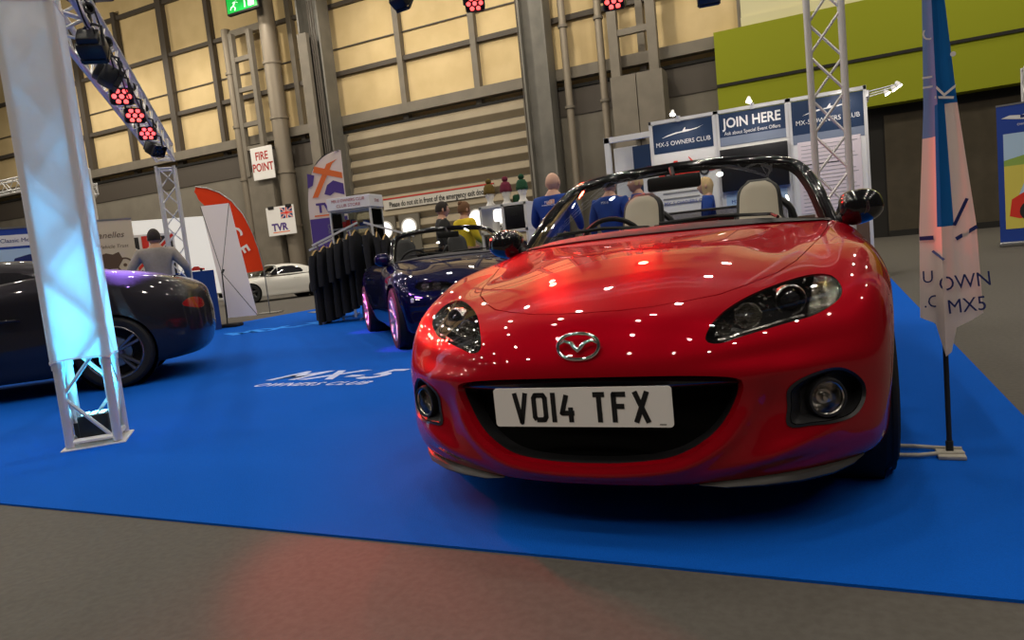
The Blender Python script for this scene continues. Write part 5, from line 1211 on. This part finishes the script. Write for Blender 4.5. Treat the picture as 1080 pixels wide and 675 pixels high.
# ---- cube shelf with hats
t = thing('cube_shelf','white open cube shelf carrying three hatted display heads','shelf',(-3.98,8.80,0))
b = MB()
for x in (-.33,0,.33): b.box((x,0,.75),(.035,.36,1.48))
for z in (.02,.38,.76,1.13,1.48): b.box((0,0,z),(.70,.36,.035))
b.build('carcase','white_board',t)
for x,z,l in ((.165,1.305,'black box filling the top right cell of the cube shelf'),(-.165,.945,'black box filling the second left cell of the cube shelf'),(.165,.57,'black box filling the third right cell of the cube shelf')):
    o = thing('storage_box', l, 'box', (-3.98+x,8.79,z-.165)); b = MB(); b.box((0,0,.155),(.285,.32,.31),bev=.008); b.build('box_body','booth_black',o,smooth=40); b = MB(); b.box((0,-.163,.2),(.08,.006,.025)); b.build('handle','black_plastic',o)
o = thing('mug','white mug in the top left cell of the cube shelf','mug',(-4.15,8.75,1.148)); b = MB(); b.lathe([(.001,.004),(.045,.0),(.05,.13),(.044,.13),(.04,.01)],20,'Z'); b.build('cup','white_board',o,smooth=40); b = MB(); b.path([(.048,0,.10),(.08,0,.10),(.085,0,.06),(.05,0,.03)],.007,6); b.build('handle','white_board',o,smooth=True)
o = thing('price_card','white card standing in the lower right cells of the cube shelf','card',(-3.84,8.62,.80)); b = MB(); b.box((0,0,.07),(.34,.01,.14)); b.build('card','paper_white',o); b = MB(); b.box((-.02,-.006,.08),(.2,.002,.02)); b.build('text_line','print_grey',o); b = MB(); b.box((0,.03,.01),(.2,.06,.02)); b.build('foot','paper_white',o)
def head(x, m, word):
    o = thing('hat_stand','white head-shaped stand wearing a %s bobble hat on the cube shelf'%word,'display head',(-3.98+x,8.80,1.498)); b = MB()
    b.lathe([(.001,0),(.07,0),(.065,.015),(.042,.05),(.045,.10),(.06,.13),(.068,.18),(.06,.24),(.03,.28),(.001,.285)],24,'Z'); b.ball((0,-.06,.155),(.012,.02,.022)); b.build('head_form','mannequin_white',o,smooth=60)
    h = thing('bobble_hat','%s knitted bobble hat on a white display head'%word,'hat',(-3.98+x,8.80,1.498+.16)); b = MB(); b.lathe([(.073,0),(.082,.01),(.084,.04),(.078,.05),(.076,.09),(.05,.135),(.001,.15)],24,'Z'); b.build('knitted_cap',m,h,smooth=60)
    b = MB(); b.ball((0,0,.175),(.042,.042,.04),14,10); b.build('bobble',m,h,smooth=True)
head(-.25,'knit_mustard','mustard'); head(.0,'knit_maroon','maroon'); head(.24,'knit_green','green')
o = thing('folded_scarf','green knitted scarf draped on the cube shelf between two display heads','scarf',(-3.86,8.90,1.498)); b = MB(); b.box((0,0,.06),(.13,.10,.12),bev=.03); b.build('fold','knit_green',o,smooth=50); b = MB()
for i in range(8): b.tube((-.05+.014*i,-.05,.02),(-.05+.014*i,-.075,.0),.003,5)
b.build('fringe','knit_green',o)
# ---------------------------------------------------------------- the cars on the stand
def hardtop(root, paint, prof, glass_m='smoked_glass', z_rear=.88, fast=True):
    """closed roof: prof = list of (x, z_top, half width at belt, half width at roof)"""
    pr = np.array(prof, float); L = np.linspace(0, len(pr)-1, 60); W = spline_matrix(len(pr), L); S = W @ pr
    n = 41; V = []
    for x,zt,hb,ht in S:
        zb = .845 if x > -2 else .845+.02*min(1,(-2-x)/.6)
        for j in range(n):
            a = -PI/2+PI*j/(n-1); c, s = math.cos(a), math.sin(a); y = math.copysign(abs(s)**.42, s); z = abs(c)**.55
            V.append((x, y*(ht+(hb-ht)*(1-z)), zb+(zt-zb)*z))
    F = [(i*n+j,(i+1)*n+j,(i+1)*n+j+1,i*n+j+1) for i in range(len(S)-1) for j in range(n-1)]
    mesh = [np.array(V), F]
    V0 = mesh[0]; win = [(-1.0,.875),(-1.02,1.0),(-1.08,1.10),(-1.3,1.135),(-1.62,1.12),(-1.86,1.02),(-1.95,.88)]
    s = poly_dist(win, V0[:,0], V0[:,2]); s = np.where(np.abs(V0[:,1]) > .40, s, .5); g, mesh, _ = split(mesh, s)
    for sd in (-1,1):
        k = compact(g[0],[f for f in g[1] if g[0][f[0],1]*sd > 0])
        if len(k[1]): part('side_window', offset(k,0), glass_m, root)
    V0 = mesh[0]; rw = [(-2.05,-.36),(-2.05,.36),(-2.42,.40),(-2.42,-.40)] if fast else [(-2.1,-.38),(-2.1,.38),(-2.62,.42),(-2.62,-.42)]
    s = poly_dist(rw, V0[:,0], V0[:,1]); s = np.where(V0[:,2] > .9, s, .5); g, mesh, _ = split(mesh, s); part('rear_window', g, glass_m, root)
    part('roof', mesh, paint, root)
    for sd in (-1,1):
        q = MB(); q.add([(-.68,sd*.70,.86),(-1.0,sd*.67,.87),(-1.0,sd*.60,1.12),(-.84,sd*.655,1.01)],[(0,1,2,3)]); q.build('quarter_glass', glass_m, root)
red = red_car()
def scale_net(net, f): return [[f(*p) for p in col] for col in net]
# blue roadster: rounder nose, simple small mouth
def fb(x,y,z): return (x*(.98 if x > 0 else .972), y*.975, z*(1.0 if z < .5 else 1)+.0)
root = thing('sports_car','dark blue open-top sports car with pink lit wheels parked behind the red car','car')
body, rims, PS = make_roadster(root, NET_RED, 'blue_paint', HEAD_NB, MOUTH_NB, LAMP_NB, HOOD_NC, 'ten', 'silver', detail=False)
finish_roadster(root, body, rims, PS, 'blue_paint', 'gloss_black', 'blue_paint', 'interior_black', detail=False)
for x in (0,-2.33):
    for sd in (-1,1): make_wheel(root, x, sd*.765, sd, 'ten', 'silver', .31, .20, .225)
q = MB(); 
for i,(y,z) in enumerate(((.30,.60),)): pass
s = MB(); s.box((.50,.735,.50),(.05,.02,.035),rz=R(35)); s.build('side_repeater','paper_white',root); s = MB(); s.box((.50,-.735,.50),(.05,.02,.035),rz=R(-35)); s.build('side_repeater','paper_white',root)
root.location = (-3.42,6.46,.0); root.rotation_euler = (0,0,-PI/2+R(43)); root.scale = (.975,.975,1.0)
# dark grey coupe seen from its left side
def fg(x,y,z):
    k = 1+.25*max(0,min(1,(z-.5)/.4))*max(0,min(1,(-x-.3)/1.2)); xx = x
    if x < -2.4: xx = -2.4+(x+2.4)*.93
    return (xx, y*1.0, z*k)
NET_GREY = scale_net(NET_RED, fg)
root = thing('sports_car','dark grey coupe with purple light on its roof parked behind the cloth sleeve','car')
body, rims, PS = make_roadster(root, NET_GREY, 'grey_paint', HEAD_NB, MOUTH_NC, FOG_NC, HOOD_NC, 'twin', 'dark_rim', detail=False)
finish_roadster(root, body, rims, PS, 'grey_paint', 'gloss_black', 'grey_paint', 'interior_black', detail=False, closed=True)
for x in (0,-2.33):
    for sd in (-1,1): make_wheel(root, x, sd*.765, sd, 'twin', 'bright_rim', .322, .20, .238)
hardtop(root, 'grey_paint', [(-.96,1.19,.70,.52),(-1.3,1.24,.70,.54),(-1.7,1.22,.70,.54),(-2.05,1.15,.70,.54),(-2.35,1.055,.70,.54),(-2.62,.985,.69,.56),(-2.86,.965,.66,.56)])
place(root, (-8.03,3.15,0), R(-45)); root.location = (-8.12,3.13,.012)
# white classic coupe
def fw(x,y,z): return (x*.98, y*.94, z*.95 if z > .4 else z)
root = thing('classic_car','white classic coupe parked by the far edge of the blue carpet','car')
body, rims, PS = make_roadster(root, scale_net(NET_RED,fw), 'white_paint', HEAD_NB, MOUTH_NB, LAMP_NB, HOOD_NC, 'five', 'dark_rim', detail=False)
finish_roadster(root, body, rims, PS, 'white_paint', 'white_paint', 'chrome', 'interior_black', detail=False, closed=True)
for x in (0,-2.33):
    for sd in (-1,1): make_wheel(root, x, sd*.72, sd, 'five', 'dark_rim', .31, .18, .20)
hardtop(root, 'white_paint', [(-.96,1.18,.66,.50),(-1.3,1.215,.66,.52),(-1.7,1.20,.66,.52),(-2.05,1.13,.66,.50),(-2.35,1.02,.66,.5),(-2.62,.92,.64,.5),(-2.86,.86,.60,.5)])
wf, wr = Vector((-17.54,17.57,0)), Vector((-17.17,19.79,0)); hd = (wf-wr).normalized()
hd = Vector((-.45,-.9,0)).normalized(); left = Vector((-hd.y,hd.x,0)); root.location = wf-left*.72; root.rotation_euler = (0,0,math.atan2(hd.y,hd.x))
# ---------------------------------------------------------------- light
w = bpy.data.worlds.new('hall_air'); SC.world = w; w.use_nodes = True
w.node_tree.nodes['Background'].inputs[0].default_value = (.50,.44,.36,1); w.node_tree.nodes['Background'].inputs[1].default_value = .05
def lamp(kind, loc, energy, col, aim=None, **k):
    l = bpy.data.lights.new(kind.lower()+'_lamp', kind); l.energy = energy; l.color = col
    for a,v in k.items(): setattr(l, a, v)
    o = bpy.data.objects.new(kind.lower()+'_lamp', l); COL.objects.link(o); o.location = loc
    if aim is not None: o.rotation_euler = (Vector(aim)-Vector(loc)).to_track_quat('-Z','Y').to_euler()
    return o
# high bay lamps of the hall in rows
for i in range(10):
    for j in range(7):
        x = -39+5.4*i; y = -9+5.5*j
        lamp('AREA',(x,y,13.),105*(1.35 if x < -7 else 1) if y > 0 else 125,(1,.91,.78),(x,y,0),shape='DISK',size=.38)
# wash lamps up on the yellow wall
for x in (-36,-27,-17,-8): lamp('AREA',(x,19,12.5),330,(1,.88,.68),(x,28,9.5),shape='DISK',size=.8)
lamp('AREA',(6,18,12.5),260,(1,.9,.6),(6,28,6),shape='DISK',size=.8)
# red stage lamps
for L in (2.55,3.35,4.3):
    p = on_beam(L,-.30,.1); d = (Vector(AIM)-p).normalized(); lamp('SPOT',p+d*.14,620,(1,.010,.006),(-1.35,2.9,.8),spot_size=R(27),spot_blend=.8,shadow_soft_size=.07)
lamp('SPOT',(-2.95,6.25,3.2),260,(1,.012,.006),(-1.0,2.9,.8),spot_size=R(32),spot_blend=.6,shadow_soft_size=.06)
lamp('SPOT',(-1.60,6.2,2.88),130,(1,.012,.006),(-.8,2.9,.8),spot_size=R(32),spot_blend=.6,shadow_soft_size=.06)
p = on_beam(2.55,-.45,.12); lamp('SPOT',p,800,(1,.02,.01),(-1.10,1.32,0),spot_size=R(7.5),spot_blend=.8,shadow_soft_size=.05)
# violet on the grey coupe and the blue car, magenta on its wheels
p = on_beam(1.05,-.40,.2); p = on_beam(1.15,-.62,.25); lamp('SPOT',p,15000,(.42,.22,1),(-6.25,4.66,1.02),spot_size=R(22),spot_blend=.7,shadow_soft_size=.07)
p = on_beam(1.85,-.62,.25); lamp('SPOT',p,110,(.35,.08,1),(-3.6,6.4,.85),spot_size=R(42),spot_blend=.7,shadow_soft_size=.07)
lamp('SPOT',on_beam(3.0,-.55,.25),900,(1,.03,.30),(-4.03,5.97,.33),spot_size=R(17),spot_blend=.5,shadow_soft_size=.05)
lamp('SPOT',on_beam(3.9,-.55,.25),900,(1,.03,.30),(-5.6,7.55,.35),spot_size=R(17),spot_blend=.5,shadow_soft_size=.05)
# cyan uplighter inside the cloth sleeve
lamp('SPOT',FP+Vector((0,0,.195)),250,(.10,.50,1),FP+Vector((0,0,2.5)),spot_size=R(40),spot_blend=1.,shadow_soft_size=.05)
lamp('SPOT',FP+Vector((0,0,.19)),60,(.05,.55,1),FP+Vector((0,0,2.5)),spot_size=R(120),spot_blend=.6,shadow_soft_size=.05)
# booth arm lamps
for x in (-1.9,-.9,.2): lamp('SPOT',(x,9.9,2.5),9,(1,.92,.82),(x,10.45,1.9),spot_size=R(100),spot_blend=.8,shadow_soft_size=.04)
lamp('AREA',(-.5,8.6,3.9),28,(1,.95,.88),(-.9,10.4,1.4),shape='DISK',size=.4)  # separate soft light on the booth front, without an arm lamp
